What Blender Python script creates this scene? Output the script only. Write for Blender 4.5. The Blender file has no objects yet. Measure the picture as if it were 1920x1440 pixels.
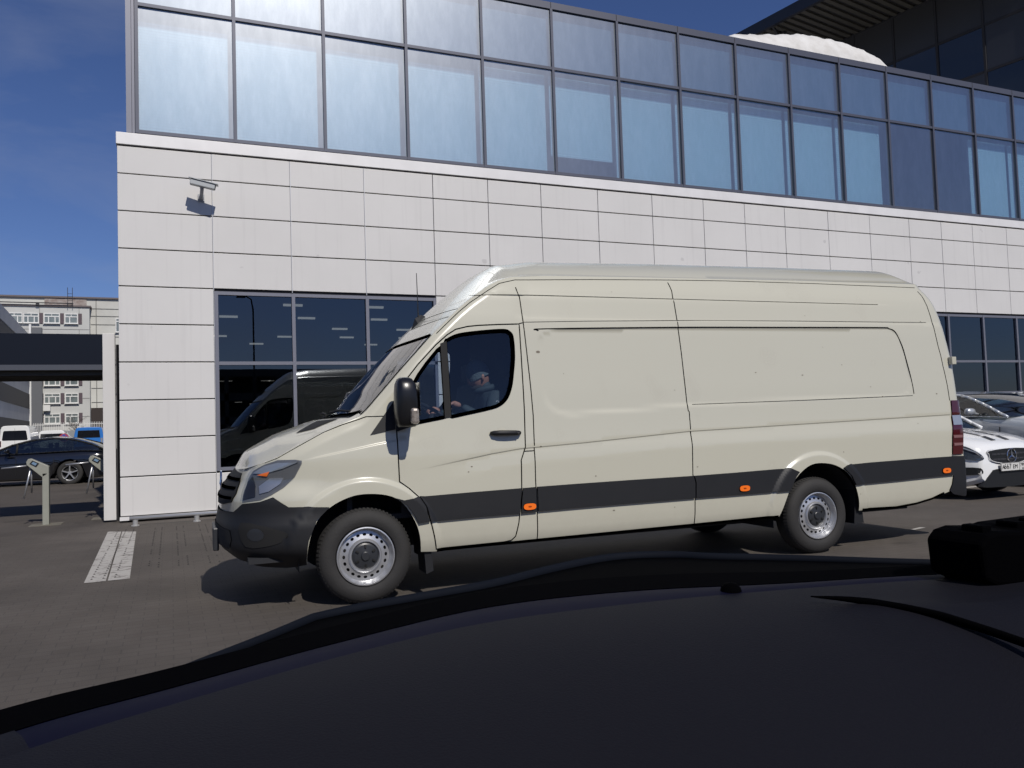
import bpy, bmesh, math, random
import numpy as np
from mathutils import Vector, Matrix
from mathutils.geometry import delaunay_2d_cdt
random.seed(7); np.random.seed(7)
SC=bpy.context.scene; COL=SC.collection; PI=math.pi
# ---------------------------------------------------------------- camera, world, sun, exposure
CAMH=1.3379
_Rr=(0.92005,-0.39109,-0.02338); _Uu=None
def _cam():
    yaw,pit,roll=.4007,.0483,-.0331
    cy,sy,cp,sp=math.cos(yaw),math.sin(yaw),math.cos(pit),math.sin(pit)
    fw=Vector((sy*cp,cy*cp,sp)); r=Vector((cy,-sy,0)); u=r.cross(fw); c,s=math.cos(roll),math.sin(roll)
    R=r*c+u*s; U=u*c-r*s
    cd=bpy.data.cameras.new('camera'); co=bpy.data.objects.new('camera',cd); COL.objects.link(co)
    m=Matrix((R,U,-fw)).transposed().to_4x4(); m.translation=Vector((0,0,CAMH)); co.matrix_world=m
    cd.sensor_fit='HORIZONTAL'; cd.sensor_width=36; cd.lens=1514.73/1920*36; cd.clip_start=.02; cd.clip_end=3000
    SC.camera=co
_cam()
SUN=Vector((.13,-1,1.0)).normalized()
w=bpy.data.worlds.new('World'); SC.world=w; w.use_nodes=True
nt=w.node_tree; nt.nodes.clear(); N=nt.nodes; Lk=nt.links
out=N.new('ShaderNodeOutputWorld'); bg=N.new('ShaderNodeBackground'); sky=N.new('ShaderNodeTexSky')
sky.sky_type='NISHITA'; sky.sun_disc=False; sky.sun_elevation=math.asin(SUN.z); sky.sun_rotation=math.atan2(SUN.x,SUN.y)
sky.altitude=150; sky.air_density=1.0; sky.dust_density=.3; sky.ozone_density=3.0
tc=N.new('ShaderNodeTexCoord'); mp=N.new('ShaderNodeMapping'); mp.inputs['Scale'].default_value=(1,1,3.2); mp.inputs['Rotation'].default_value=(.2,.3,.4)
no=N.new('ShaderNodeTexNoise'); no.inputs['Scale'].default_value=2.6; no.inputs['Detail'].default_value=9; no.inputs['Roughness'].default_value=.58; no.inputs['Distortion'].default_value=.5
cr=N.new('ShaderNodeMapRange'); cr.inputs['From Min'].default_value=.47; cr.inputs['From Max'].default_value=.80; cr.inputs['To Max'].default_value=.30
hue=N.new('ShaderNodeMix'); hue.data_type='RGBA'; hue.blend_type='MULTIPLY'; hue.inputs['Factor'].default_value=1
hue.inputs['B'].default_value=(.72,.82,1.20,1)
mx=N.new('ShaderNodeMix'); mx.data_type='RGBA'; mx.inputs['B'].default_value=(5.5,6.0,7.6,1)
Lk.new(tc.outputs['Generated'],mp.inputs['Vector']); Lk.new(mp.outputs[0],no.inputs['Vector']); Lk.new(no.outputs['Fac'],cr.inputs['Value'])
Lk.new(sky.outputs[0],hue.inputs['A']); Lk.new(hue.outputs['Result'],mx.inputs['A']); Lk.new(cr.outputs[0],mx.inputs['Factor'])
Lk.new(mx.outputs['Result'],bg.inputs['Color']); bg.inputs['Strength'].default_value=.057; Lk.new(bg.outputs[0],out.inputs[0])
sd=bpy.data.lights.new('sun','SUN'); sd.energy=4.0; sd.angle=math.radians(.5); sd.color=(1,.945,.87)
so=bpy.data.objects.new('sun',sd); COL.objects.link(so); so.rotation_euler=SUN.to_track_quat('Z','Y').to_euler()
SC.view_settings.view_transform='Standard'; SC.view_settings.look='None'; SC.view_settings.exposure=0; SC.view_settings.gamma=1
SC.cycles.max_bounces=8; SC.cycles.transparent_max_bounces=16; SC.cycles.use_denoising=True

# ---------------------------------------------------------------- helpers
def tag(o,label=None,cat=None,group=None,kind=None):
    if label: o['label']=label
    if cat: o['category']=cat
    if group: o['group']=group
    if kind: o['kind']=kind
    return o
def thing(name,label,cat,loc=(0,0,0),rz=0,group=None):
    o=bpy.data.objects.new(name,None); COL.objects.link(o); o.location=loc; o.rotation_euler=(0,0,rz); o.empty_display_size=.1
    return tag(o,label,cat,group)
class MB:
    def __init__(s): s.v=[]; s.f=[]; s.n=[]; s.hasn=False; s.m=[]
    def add(s,v,f,mi=0,n=None):
        b=len(s.v); s.v+= [tuple(map(float,p)) for p in v]; s.f+=[tuple(b+i for i in q) for q in f]; s.m+=[mi]*len(f)
        if n is not None: s.n+=[tuple(map(float,p)) for p in n]; s.hasn=True
        return s
    def box(s,x0,x1,y0,y1,z0,z1,mi=0):
        v=[(x0,y0,z0),(x1,y0,z0),(x1,y1,z0),(x0,y1,z0),(x0,y0,z1),(x1,y0,z1),(x1,y1,z1),(x0,y1,z1)]
        return s.add(v,[(0,3,2,1),(4,5,6,7),(0,1,5,4),(1,2,6,5),(2,3,7,6),(3,0,4,7)],mi)
    def bar(s,p,q,w,h,mi=0,up=(0,0,1)):
        p,q=Vector(p),Vector(q); d=(q-p).normalized(); a=d.cross(Vector(up))
        if a.length<1e-4: a=d.cross(Vector((1,0,0)))
        a.normalize(); b=a.cross(d)
        v=[c+a*(i*w/2)+b*(j*h/2) for c in (p,q) for i,j in ((-1,-1),(1,-1),(1,1),(-1,1))]
        return s.add(v,[(0,1,2,3),(7,6,5,4),(0,4,5,1),(1,5,6,2),(2,6,7,3),(3,7,4,0)],mi)
    def tube(s,pts,r,n=10,mi=0,cap=True):
        P=[Vector(p) for p in pts]; rs=r if isinstance(r,(list,tuple)) else [r]*len(P); v=[];f=[]
        d0=(P[1]-P[0]).normalized(); a=d0.orthogonal().normalized()
        for i,p in enumerate(P):
            d=(P[min(i+1,len(P)-1)]-P[max(i-1,0)]).normalized(); a=(a-d*a.dot(d)).normalized(); b=d.cross(a)
            v+=[p+(a*math.cos(t)+b*math.sin(t))*rs[i] for t in [2*PI*k/n for k in range(n)]]
        for i in range(len(P)-1):
            for k in range(n): f.append((i*n+k,i*n+(k+1)%n,(i+1)*n+(k+1)%n,(i+1)*n+k))
        if cap: f.append(tuple(range(n))[::-1]); f.append(tuple((len(P)-1)*n+k for k in range(n)))
        return s.add(v,f,mi)
    def lathe(s,prof,c,n=48,mi=0,axis='y',sgn=1):
        # prof: (radius, depth) ; axis along y, depth positive inward (+y)*sgn
        v=[];f=[]
        for r,d in prof:
            for k in range(n):
                t=2*PI*k/n
                if axis=='y': v.append((c[0]+r*math.cos(t),c[1]+d*sgn,c[2]+r*math.sin(t)))
                elif axis=='z': v.append((c[0]+r*math.cos(t),c[1]+r*math.sin(t),c[2]+d*sgn))
                else: v.append((c[0]+d*sgn,c[1]+r*math.cos(t),c[2]+r*math.sin(t)))
        for i in range(len(prof)-1):
            for k in range(n): f.append((i*n+k,i*n+(k+1)%n,(i+1)*n+(k+1)%n,(i+1)*n+k))
        return s.add(v,f,mi)
    def prism(s,poly,z0,z1,mi=0,axis='z'):
        n=len(poly)
        def P(a,b,c): return (a,b,c) if axis=='z' else ((a,c,b) if axis=='y' else (c,a,b))
        v=[P(x,y,z0) for x,y in poly]+[P(x,y,z1) for x,y in poly]
        f=[tuple(range(n))[::-1],tuple(range(n,2*n))]+[(i,(i+1)%n,n+(i+1)%n,n+i) for i in range(n)]
        return s.add(v,f,mi)
    def build(s,name,mats,parent=None,smooth=False,world=True,bevel=0,fix=False,angle=None):
        me=bpy.data.meshes.new(name); me.from_pydata(s.v,[],s.f); me.update()
        if fix:
            bm=bmesh.new(); bm.from_mesh(me); bmesh.ops.recalc_face_normals(bm,faces=bm.faces); bm.to_mesh(me); bm.free()
        for m in (mats if isinstance(mats,(list,tuple)) else [mats]): me.materials.append(m)
        if len(set(s.m))>1: me.polygons.foreach_set('material_index',s.m)
        if smooth or s.hasn: me.polygons.foreach_set('use_smooth',[True]*len(me.polygons))
        if s.hasn: me.normals_split_custom_set_from_vertices(s.n)
        elif angle: me.set_sharp_from_angle(angle=math.radians(angle))
        o=bpy.data.objects.new(name,me); COL.objects.link(o)
        if parent is not None:
            o.parent=parent
            if world: 
                loc=Vector((0,0,0)); q=parent
                while q is not None: loc+=q.location; q=q.parent
                o.location=-loc
        if bevel:
            b=o.modifiers.new('bevel','BEVEL'); b.width=bevel; b.segments=2; b.limit_method='ANGLE'
        return o
# ---------------------------------------------------------------- materials
def pm(name,col,rough=.5,metal=0,spec=.5,noise=None,bump=None,coat=0,emit=None,alpha=None,ior=None,back=None):
    """noise=(scale, amount, second colour) ; bump=(scale, strength)"""
    m=bpy.data.materials.new(name); m.use_nodes=True; t=m.node_tree; b=t.nodes['Principled BSDF']
    c=(*col,1) if len(col)==3 else col
    b.inputs['Base Color'].default_value=c; b.inputs['Roughness'].default_value=rough; b.inputs['Metallic'].default_value=metal
    b.inputs['Specular IOR Level'].default_value=spec; b.inputs['Coat Weight'].default_value=coat; b.inputs['Coat Roughness'].default_value=.03
    if ior: b.inputs['IOR'].default_value=ior
    if emit: b.inputs['Emission Color'].default_value=(*emit[0],1); b.inputs['Emission Strength'].default_value=emit[1]
    co=None
    def coord():
        nonlocal co
        if co is None: co=t.nodes.new('ShaderNodeTexCoord')
        return co.outputs['Object']
    last=None
    if noise:
        n=t.nodes.new('ShaderNodeTexNoise'); n.inputs['Scale'].default_value=noise[0]; n.inputs['Detail'].default_value=8; n.inputs['Roughness'].default_value=.62
        t.links.new(coord(),n.inputs['Vector'])
        mr=t.nodes.new('ShaderNodeMapRange'); mr.inputs['From Min'].default_value=.35; mr.inputs['From Max'].default_value=.68; mr.inputs['To Max'].default_value=noise[1]
        t.links.new(n.outputs['Fac'],mr.inputs['Value'])
        mxx=t.nodes.new('ShaderNodeMix'); mxx.data_type='RGBA'; mxx.inputs['A'].default_value=c; mxx.inputs['B'].default_value=(*noise[2],1)
        t.links.new(mr.outputs[0],mxx.inputs['Factor']); t.links.new(mxx.outputs['Result'],b.inputs['Base Color']); last=mxx.outputs['Result']
    if bump:
        n=t.nodes.new('ShaderNodeTexNoise'); n.inputs['Scale'].default_value=bump[0]; n.inputs['Detail'].default_value=6
        t.links.new(coord(),n.inputs['Vector']); bp=t.nodes.new('ShaderNodeBump'); bp.inputs['Strength'].default_value=bump[1]; bp.inputs['Distance'].default_value=.02
        t.links.new(n.outputs['Fac'],bp.inputs['Height']); t.links.new(bp.outputs[0],b.inputs['Normal'])
    if back:
        g=t.nodes.new('ShaderNodeNewGeometry'); d=t.nodes.new('ShaderNodeBsdfDiffuse'); d.inputs['Color'].default_value=(*back,1)
        ms=t.nodes.new('ShaderNodeMixShader'); o=t.nodes['Material Output']
        t.links.new(g.outputs['Backfacing'],ms.inputs[0]); t.links.new(b.outputs[0],ms.inputs[1]); t.links.new(d.outputs[0],ms.inputs[2]); t.links.new(ms.outputs[0],o.inputs[0])
    return m
def glassm(name,trans,refl=(1,1,1),base=.06,ior=1.5,dust=0,dustcol=(.8,.85,.9),dustr=.4,rough=0,streak=False,wob=0,dscale=2.):
    m=bpy.data.materials.new(name); m.use_nodes=True; t=m.node_tree; t.nodes.clear(); Nn=t.nodes.new; L=t.links.new
    o=Nn('ShaderNodeOutputMaterial'); tr=Nn('ShaderNodeBsdfTransparent'); tr.inputs[0].default_value=(*trans,1)
    gl=Nn('ShaderNodeBsdfGlossy'); gl.inputs['Color'].default_value=(*refl,1); gl.inputs['Roughness'].default_value=rough
    fr=Nn('ShaderNodeFresnel'); gn=Nn('ShaderNodeNewGeometry'); im=Nn('ShaderNodeMapRange'); im.inputs['To Min'].default_value=ior; im.inputs['To Max'].default_value=1/ior   # same reflectance from both sides of a thin pane
    L(gn.outputs['Backfacing'],im.inputs['Value']); L(im.outputs[0],fr.inputs['IOR'])
    ad=Nn('ShaderNodeMath'); ad.operation='ADD'; ad.use_clamp=True; ad.inputs[1].default_value=base; L(fr.outputs[0],ad.inputs[0])
    mx=Nn('ShaderNodeMixShader'); L(ad.outputs[0],mx.inputs[0]); L(tr.outputs[0],mx.inputs[1]); L(gl.outputs[0],mx.inputs[2]); last=mx.outputs[0]
    if wob:
        tcn=Nn('ShaderNodeTexCoord'); n=Nn('ShaderNodeTexNoise'); n.inputs['Scale'].default_value=.9; n.inputs['Detail'].default_value=1
        bp=Nn('ShaderNodeBump'); bp.inputs['Strength'].default_value=wob; bp.inputs['Distance'].default_value=.01
        L(tcn.outputs['Object'],n.inputs['Vector']); L(n.outputs['Fac'],bp.inputs['Height']); L(bp.outputs[0],gl.inputs['Normal'])
    if dust:
        g2=Nn('ShaderNodeBsdfGlossy'); g2.inputs['Color'].default_value=(*dustcol,1); g2.inputs['Roughness'].default_value=dustr
        tcn=Nn('ShaderNodeTexCoord'); mp=Nn('ShaderNodeMapping'); mp.inputs['Scale'].default_value=(1,1,.3 if streak else 1)
        n=Nn('ShaderNodeTexNoise'); n.inputs['Scale'].default_value=6*dscale; n.inputs['Detail'].default_value=8; n.inputs['Roughness'].default_value=.7
        mr=Nn('ShaderNodeMapRange'); mr.inputs['From Min'].default_value=.4; mr.inputs['From Max'].default_value=.75; mr.inputs['To Min'].default_value=dust*.92; mr.inputs['To Max'].default_value=dust*1.12
        L(tcn.outputs['Object'],mp.inputs['Vector']); L(mp.outputs[0],n.inputs['Vector']); L(n.outputs['Fac'],mr.inputs['Value'])
        m2=Nn('ShaderNodeMixShader'); L(mr.outputs[0],m2.inputs[0]); L(last,m2.inputs[1]); L(g2.outputs[0],m2.inputs[2]); last=m2.outputs[0]
    L(last,o.inputs[0]); return m
# ---------------------------------------------------------------- 2-D triangulated regions
def pip(P,poly):
    x,y=P[:,0],P[:,1]; r=np.zeros(len(P),bool); q=np.asarray(poly); j=len(q)-1
    for i in range(len(q)):
        xi,yi=q[i]; xj,yj=q[j]
        c=((yi>y)!=(yj>y)); 
        with np.errstate(divide='ignore',invalid='ignore'):
            r^=c&(x<(xj-xi)*(y-yi)/(yj-yi+1e-15)+xi)
        j=i
    return r
def segdist(P,poly,closed=True):
    q=np.asarray(poly); d=np.full(len(P),1e9); n=len(q)
    for i in range(n if closed else n-1):
        a=q[i]; b=q[(i+1)%n]; ab=b-a; t=np.clip(((P-a)@ab)/(ab@ab+1e-15),0,1); d=np.minimum(d,np.hypot(*(P-a-t[:,None]*ab).T))
    return d
def resamp(poly,sp,closed=True):
    q=[np.array(p,float) for p in poly]; o=[]
    n=len(q)
    for i in range(n if closed else n-1):
        a,b=q[i],q[(i+1)%n]; k=max(1,int(np.hypot(*(b-a))/sp+.5))
        for j in range(k): o.append(a+(b-a)*j/k)
    if not closed: o.append(q[-1])
    return np.array(o)
def smooth_poly(poly,n=4,closed=False):
    P=[np.array(p,float) for p in poly]; m=len(P); o=[]
    rng=range(m) if closed else range(m-1)
    for i in rng:
        a,b,c,d=(P[(i-1)%m],P[i],P[(i+1)%m],P[(i+2)%m]) if closed else (P[max(i-1,0)],P[i],P[i+1],P[min(i+2,m-1)])
        for t in np.linspace(0,1,n,endpoint=False): o.append(.5*((2*b)+(c-a)*t+(2*a-5*b+4*c-d)*t*t+(3*b-a-3*c+d)*t**3))
    if not closed: o.append(P[-1])
    return np.array(o)
def tri_region(outer,holes=(),sp=.03,extra=None,splits=(),sx=None):
    """triangulate; returns pts, tris(list), and boundary loops"""
    sx=sx or sp
    loops=[resamp(outer,sp*1.1)]+[resamp(h,sp*.8) for h in holes]
    opens=[resamp(s_,sp*.8,False) for s_ in splits]
    O=loops[0]; x0,y0=O.min(0); x1,y1=O.max(0)
    gx,gy=np.meshgrid(np.arange(x0+sx/2,x1,sx),np.arange(y0+sp/2,y1,sp)); G=np.stack([gx.ravel(),gy.ravel()],1)
    if extra is not None and len(extra):
        ex=np.asarray(extra)
        # drop grid points too near an extra point
        keep=np.ones(len(G),bool)
        for k in range(0,len(ex),400):
            dd=((G[:,None,:]-ex[None,k:k+400,:])**2).sum(2).min(1); keep&=dd>(.4*sp)**2
        G=np.vstack([G[keep],ex])
    ok=pip(G,O)
    for h in holes: ok&=~pip(G,h)
    G=G[ok]; d=np.full(len(G),1e9)
    for l in loops: d=np.minimum(d,segdist(G,l))
    for l in opens: d=np.minimum(d,segdist(G,l,False))
    G=G[d>.3*sp]
    V=[];Eg=[]
    for l in loops:
        b=len(V); V+=[Vector(p) for p in l]; Eg+=[(b+i,b+(i+1)%len(l)) for i in range(len(l))]
    for l in opens:
        b=len(V); V+=[Vector(p) for p in l]; Eg+=[(b+i,b+i+1) for i in range(len(l)-1)]
    V+=[Vector(p) for p in G]
    vo,eo,fo,_,_,_=delaunay_2d_cdt(V,Eg,[],0,1e-5)
    P=np.array([tuple(p) for p in vo]); F=np.array([f for f in fo if len(f)==3]); C=P[F].mean(1)
    ok=pip(C,O)
    for h in holes: ok&=~pip(C,h)
    F=F[ok]
    # counter-clockwise
    a=P[F[:,1]]-P[F[:,0]]; b=P[F[:,2]]-P[F[:,0]]; neg=(a[:,0]*b[:,1]-a[:,1]*b[:,0])<0; F[neg]=F[neg][:,::-1]
    return P,F,loops
# ---------------------------------------------------------------- van surface (van coords: x back from front hub, y inward from near side, z up)
def lin(x, xs, ys): return np.interp(x, xs, ys)
def sst(x, a, b):
    t = np.clip((x-a)/(b-a), 0, 1); return t*t*(3-2*t)
_PX=[-.985,-.975,-.945,-.90,-.83,-.74,-.62,-.48,-.30,-.10,.10,.30]
_PY=[ .995, .78, .55, .37, .245,.165,.105,.062,.030,.012,.003,0.]
def _catmull(P,n=24):
    P=np.array(P,float); Q=np.vstack([2*P[0]-P[1],P,2*P[-1]-P[-2]]); out=[]
    for i in range(1,len(Q)-2):
        for t in np.linspace(0,1,n,endpoint=False):
            a,b,c,d=Q[i-1],Q[i],Q[i+1],Q[i+2]
            out.append(.5*((2*b)+(c-a)*t+(2*a-5*b+4*c-d)*t*t+(3*b-a-3*c+d)*t**3))
    out.append(P[-1]); return np.array(out)
_F=_catmull(list(zip(_PX,_PY)))
_rr=.10; _RX=6.29
_R=np.array([(_RX-_rr+_rr*math.sin(t),_rr-_rr*math.cos(t)) for t in np.linspace(0,math.pi/2,14)]+[(_RX,.3),(_RX,.6),(_RX,.995)])
_C=np.vstack([_F,np.linspace([.5,0],[6.1,0],30),_R])
_s=np.concatenate([[0],np.cumsum(np.hypot(*np.diff(_C,axis=0).T))]); _s=_s-_s[len(_F)-1]+.30
A0,A1=_s[0],_s[-1]
def plan(a):
    x=np.interp(a,_s,_C[:,0]); y=np.interp(a,_s,_C[:,1])
    e=.012; tx=np.interp(a+e,_s,_C[:,0])-np.interp(a-e,_s,_C[:,0]); ty=np.interp(a+e,_s,_C[:,1])-np.interp(a-e,_s,_C[:,1])
    l=np.hypot(tx,ty)+1e-9
    return x,y,-ty/l,tx/l          # inward normal
EX=[-1.0,-.96,-.875,-.723,-.63,-.473,-.295,-.148,-.024,.03,.33,.629,.742,.842,.947,1.105,1.212,1.355,1.7,3.0,4.5,6.4]
EZ=[1.02,1.035,1.055,1.10,1.139,1.225,1.315,1.378,1.42,1.455,1.785,2.10,2.206,2.30,2.385,2.495,2.555,2.60,2.625,2.655,2.68,2.69]
def E(x): return (lin(x-.03,EX,EZ)+lin(x,EX,EZ)+lin(x+.03,EX,EZ))/3
def lean(z): return -lin(z,[1.35,1.7,1.9,2.1,2.3,2.45,2.55,2.62,2.72,3],[0,0,.01,.035,.055,.085,.125,.16,.17,.17])
def leanw(x): return sst(x,4.9,6.25)
BX=[.3,.487,1.045,1.288,1.888,2.92,4.14,6.05,6.5]; BZ=[.99,1.006,1.095,1.124,1.151,1.21,1.235,1.273,1.276]
def belt(x): return lin(x,BX,BZ)
def tumble(z): return (lin(z-.03,_TZ,_TI)+lin(z,_TZ,_TI)+lin(z+.03,_TZ,_TI))/3
_TZ=[.30,.36,.42,.50,.6,1.1,1.3,1.6,1.9,2.1,2.22,2.4,2.5,2.58,2.70]
_TI=[.06,.035,.012,.004,0,.0,.022,.05,.085,.11,.13,.17,.20,.24,.33]
RP=[(1.56,1.46),(1.56,2.13),(5.36,2.165),(5.62,1.50)]
def recess(x,z):
    top=lin(x,[1.5,3,5.6],[2.135,2.165,2.192]); bot=lin(x,[1.5,3,5.6],[1.36,1.43,1.475])
    right=lin(z,[1.44,1.9,2.1,2.2],[5.645,5.615,5.58,5.55])
    d1=top-z; d2=(z-bot)/2.2; d3=right-x; d4=(x-1.5)/2.5
    r=.12
    def sm(a,b):
        h=np.clip(.5+.5*(b-a)/r,0,1); return b*(1-h)+a*h-r*h*(1-h)
    d=sm(sm(d1,d3),sm(d2,d4))
    return .009*sst(d,0,.02)
def inset(a,z):
    x,_,_,_=plan(a)
    t=tumble(z)
    zb=belt(x); amp=.014*sst(x,.35,1.0)
    st=sst(z,zb-.006,zb+.006)
    t=t+amp*(.30*st+.95*np.clip((z-(zb-.13))/.13,0,1)*(1-st))
    t=t-.006*sst(z,2.225,2.215)*0
    t=t+(.005*sst(z,2.222,2.232)*sst(x,1.3,1.5)+.012*sst(z,2.425,2.44)*sst(x,.85,1.5)*(1-sst(x,5.0,5.7)))
    t=t+recess(x,z)*(x>1.2)
    for cx,r0,w in ((0.0,.475,.13),(4.325,.50,.115)):
        r=np.hypot(x-cx,z-.365); t=t-.024*(1-sst(r,r0+w-.05,r0+w))*(z<1.1)
    # fender crease
    fz=lin(x,[-.5,-.37,.1,.3],[1.10,1.125,1.21,1.24]); t=t+.012*sst(z,fz-.008,fz+.008)*sst(x,-.5,-.2)*(1-sst(x,.15,.45))
    # bumper bulge
    fr=1-sst(a,-.55,-.1)
    t=t-fr*(.045*sst(z,.98,.80)+.02*sst(z,.72,.60))
    t=t+fr*.10*sst(z,.48,.30)
    # edge rounding in the cab
    ez=E(x); w=1-sst(x,1.0,1.4)
    q=np.clip((z-(ez-.09))/.09,0,1); t=t+w*.035*q*q
    return t
def _base(a,i):
    x,y,nx,ny=plan(a); r=x>3
    return np.where(r,x,x+nx*i),np.where(r,i+y*(1-i/.995),y+ny*i)
def side(a,z,off=0.):
    a=np.asarray(a,float); z=np.asarray(z,float)
    X,Y=_base(a,inset(a,z)-off); x=plan(a)[0]
    X=X+lean(z)*leanw(x)
    # bonnet front leans back
    X=X+.06*sst(z,.85,1.06)*(1-sst(x,-1.,-.75))
    return np.stack([X,Y,z+0*X],-1)
def zedge(a):
    x,y,nx,ny=plan(a); z=E(x)
    for _ in range(4):
        z=E(_base(a,inset(a,z))[0])
    return z
def snormal(a,z,e=.004):
    pa=side(a+e,z)-side(a-e,z); pz=side(a,z+e)-side(a,z-e)
    n=np.cross(pa,pz); n/=np.linalg.norm(n,axis=-1,keepdims=True)+1e-12; return n   # outward (-y)
def soff(a,z,off): return side(a,z)+snormal(a,z)*off
# top patch
_EA=np.linspace(A0,A1,900)
def _edge():
    z=zedge(_EA); X,Y=_base(_EA,inset(_EA,z))
    return X,Y,z
_EXx,_EYy,_EZz=_edge()
_o=np.argsort(_EXx)
def yedge(x): return np.interp(x,_EXx[_o],np.minimum(_EYy[_o],.995))
_XF,_XR=_EXx.min(),_EXx.max()
HX=[-1,-.9,-.81,-.7,-.585,-.39,-.28,-.15,-.05,.1,.3,.65,.92,1.14,1.36,1.7,3,5,7]
HH=[.03,.08,.105,.125,.135,.10,.085,.065,.07,.12,.13,.105,.115,.14,.195,.225,.235,.24,.24]
WX=[-1,-.3,.1,.6,1.0,1.4,7]; WW=[.55,.7,.85,.85,.75,.6,.6]
def rise(x,y):
    H=lin(x,HX,HH); W=lin(x,WX,WW); d=np.clip((y-yedge(x))/W,0,1)
    f=1-(1-d)**2
    g=1-(1-np.clip((_XR-x)/.24,0,1))**2.4
    h=1-(1-np.clip((x-_XF)/.12,0,1))**2
    return H*f*g*h
def top(x,y,off=0.):
    x=np.asarray(x,float); y=np.asarray(y,float); z=E(x)+rise(x,y)
    X=x+lean(E(x))*leanw(x)
    X=X+.06*(1-sst(x,-1.,-.75))*sst(E(x),.85,1.06)
    return np.stack([X,y,z+off],-1)
def tnormal(x,y,e=.006):
    px=top(x+e,y)-top(x-e,y); py=top(x,y+e)-top(x,y-e); n=np.cross(px,py); n/=np.linalg.norm(n,axis=-1,keepdims=True)+1e-12; return n
def toff(x,y,off): return top(x,y)+tnormal(x,y)*off
# ---------------------------------------------------------------- shared materials
M={}
M['paint']=pm('cream paint',(.462,.452,.375),.34,0,.4,coat=.6,back=(.035,.035,.037),noise=(.9,.10,(.43,.415,.33)))
def grime(m):
    t=m.node_tree; b=t.nodes['Principled BSDF']; src=b.inputs['Base Color'].links[0].from_socket; Nn=t.nodes.new; L=t.links.new
    tcn=Nn('ShaderNodeTexCoord'); sx=Nn('ShaderNodeSeparateXYZ'); L(tcn.outputs['Object'],sx.inputs[0])
    g=Nn('ShaderNodeMapRange'); g.inputs['From Min'].default_value=.85; g.inputs['From Max'].default_value=.35; g.inputs['To Max'].default_value=.34; L(sx.outputs['Z'],g.inputs['Value'])
    n=Nn('ShaderNodeTexNoise'); n.inputs['Scale'].default_value=7; n.inputs['Detail'].default_value=9; n.inputs['Roughness'].default_value=.7; L(tcn.outputs['Object'],n.inputs['Vector'])
    q=Nn('ShaderNodeMath'); q.operation='MULTIPLY'; L(g.outputs[0],q.inputs[0]); L(n.outputs['Fac'],q.inputs[1])
    n2=Nn('ShaderNodeTexNoise'); n2.inputs['Scale'].default_value=2.2; n2.inputs['Detail'].default_value=3; L(tcn.outputs['Object'],n2.inputs['Vector'])
    g2=Nn('ShaderNodeMapRange'); g2.inputs['From Min'].default_value=.60; g2.inputs['From Max'].default_value=.72; g2.inputs['To Max'].default_value=.10; L(n2.outputs['Fac'],g2.inputs['Value'])
    a=Nn('ShaderNodeMath'); a.operation='ADD'; L(q.outputs[0],a.inputs[0]); L(g2.outputs[0],a.inputs[1])
    mx=Nn('ShaderNodeMix'); mx.data_type='RGBA'; mx.inputs['B'].default_value=(.26,.235,.19,1); L(a.outputs[0],mx.inputs['Factor']); L(src,mx.inputs['A']); L(mx.outputs['Result'],b.inputs['Base Color'])
    r=Nn('ShaderNodeMapRange'); r.inputs['To Min'].default_value=.26; r.inputs['To Max'].default_value=.6; L(a.outputs[0],r.inputs['Value']); L(r.outputs[0],b.inputs['Roughness'])
grime(M['paint'])
M['blackplastic']=pm('black plastic trim',(.0095,.0102,.012),.55,0,.4,noise=(5,.5,(.013,.013,.0145)))
M['rail']=pm('brushed stainless',(.55,.55,.54),.32,.6)
M['gap']=pm('gap shadow rubber',(.006,.006,.006),.8)
M['rubber']=pm('tyre rubber',(.017,.0165,.0165),.78,bump=(90,.15),noise=(9,.5,(.028,.026,.024)))
M['darkin']=pm('dark interior',(.012,.013,.016),.8)
M['steel']=pm('silver wheel steel',(.52,.53,.55),.36,.75,noise=(14,.35,(.36,.35,.34)))
M['chrome']=pm('chrome',(.75,.76,.78),.12,1)
M['hub']=pm('hub cap plastic',(.022,.024,.028),.4)
M['white']=pm('white car paint',(.72,.73,.73),.25,coat=1,back=(.02,.02,.02))
M['silver']=pm('silver car paint',(.40,.425,.45),.3,.35,coat=1)
M['black']=pm('black car paint',(.006,.0065,.009),.15,coat=1)
M['blue']=pm('blue van paint',(.02,.15,.48),.4,coat=.5)
M['vanglass']=glassm('van side glass',(.62,.69,.76),base=.015,ior=1.5)
M['wsglass']=glassm('windscreen glass',(.35,.40,.42),base=.10,ior=1.6)
M['carglass']=glassm('car glass',(.16,.19,.19),base=.04,ior=1.5)
M['lens']=glassm('lamp lens',(.85,.86,.86),base=.0,ior=1.5)
M['orange']=pm('orange lens',(.75,.14,.008),.2,coat=1,emit=((1,.20,.01),.12))
M['red']=pm('red lens',(.055,.003,.004),.18,coat=1)
M['clearlens']=pm('clear lens',(.30,.33,.38),.15,.3,coat=1)
M['reflector']=pm('reflector',(.55,.56,.58),.35,.8)
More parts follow.
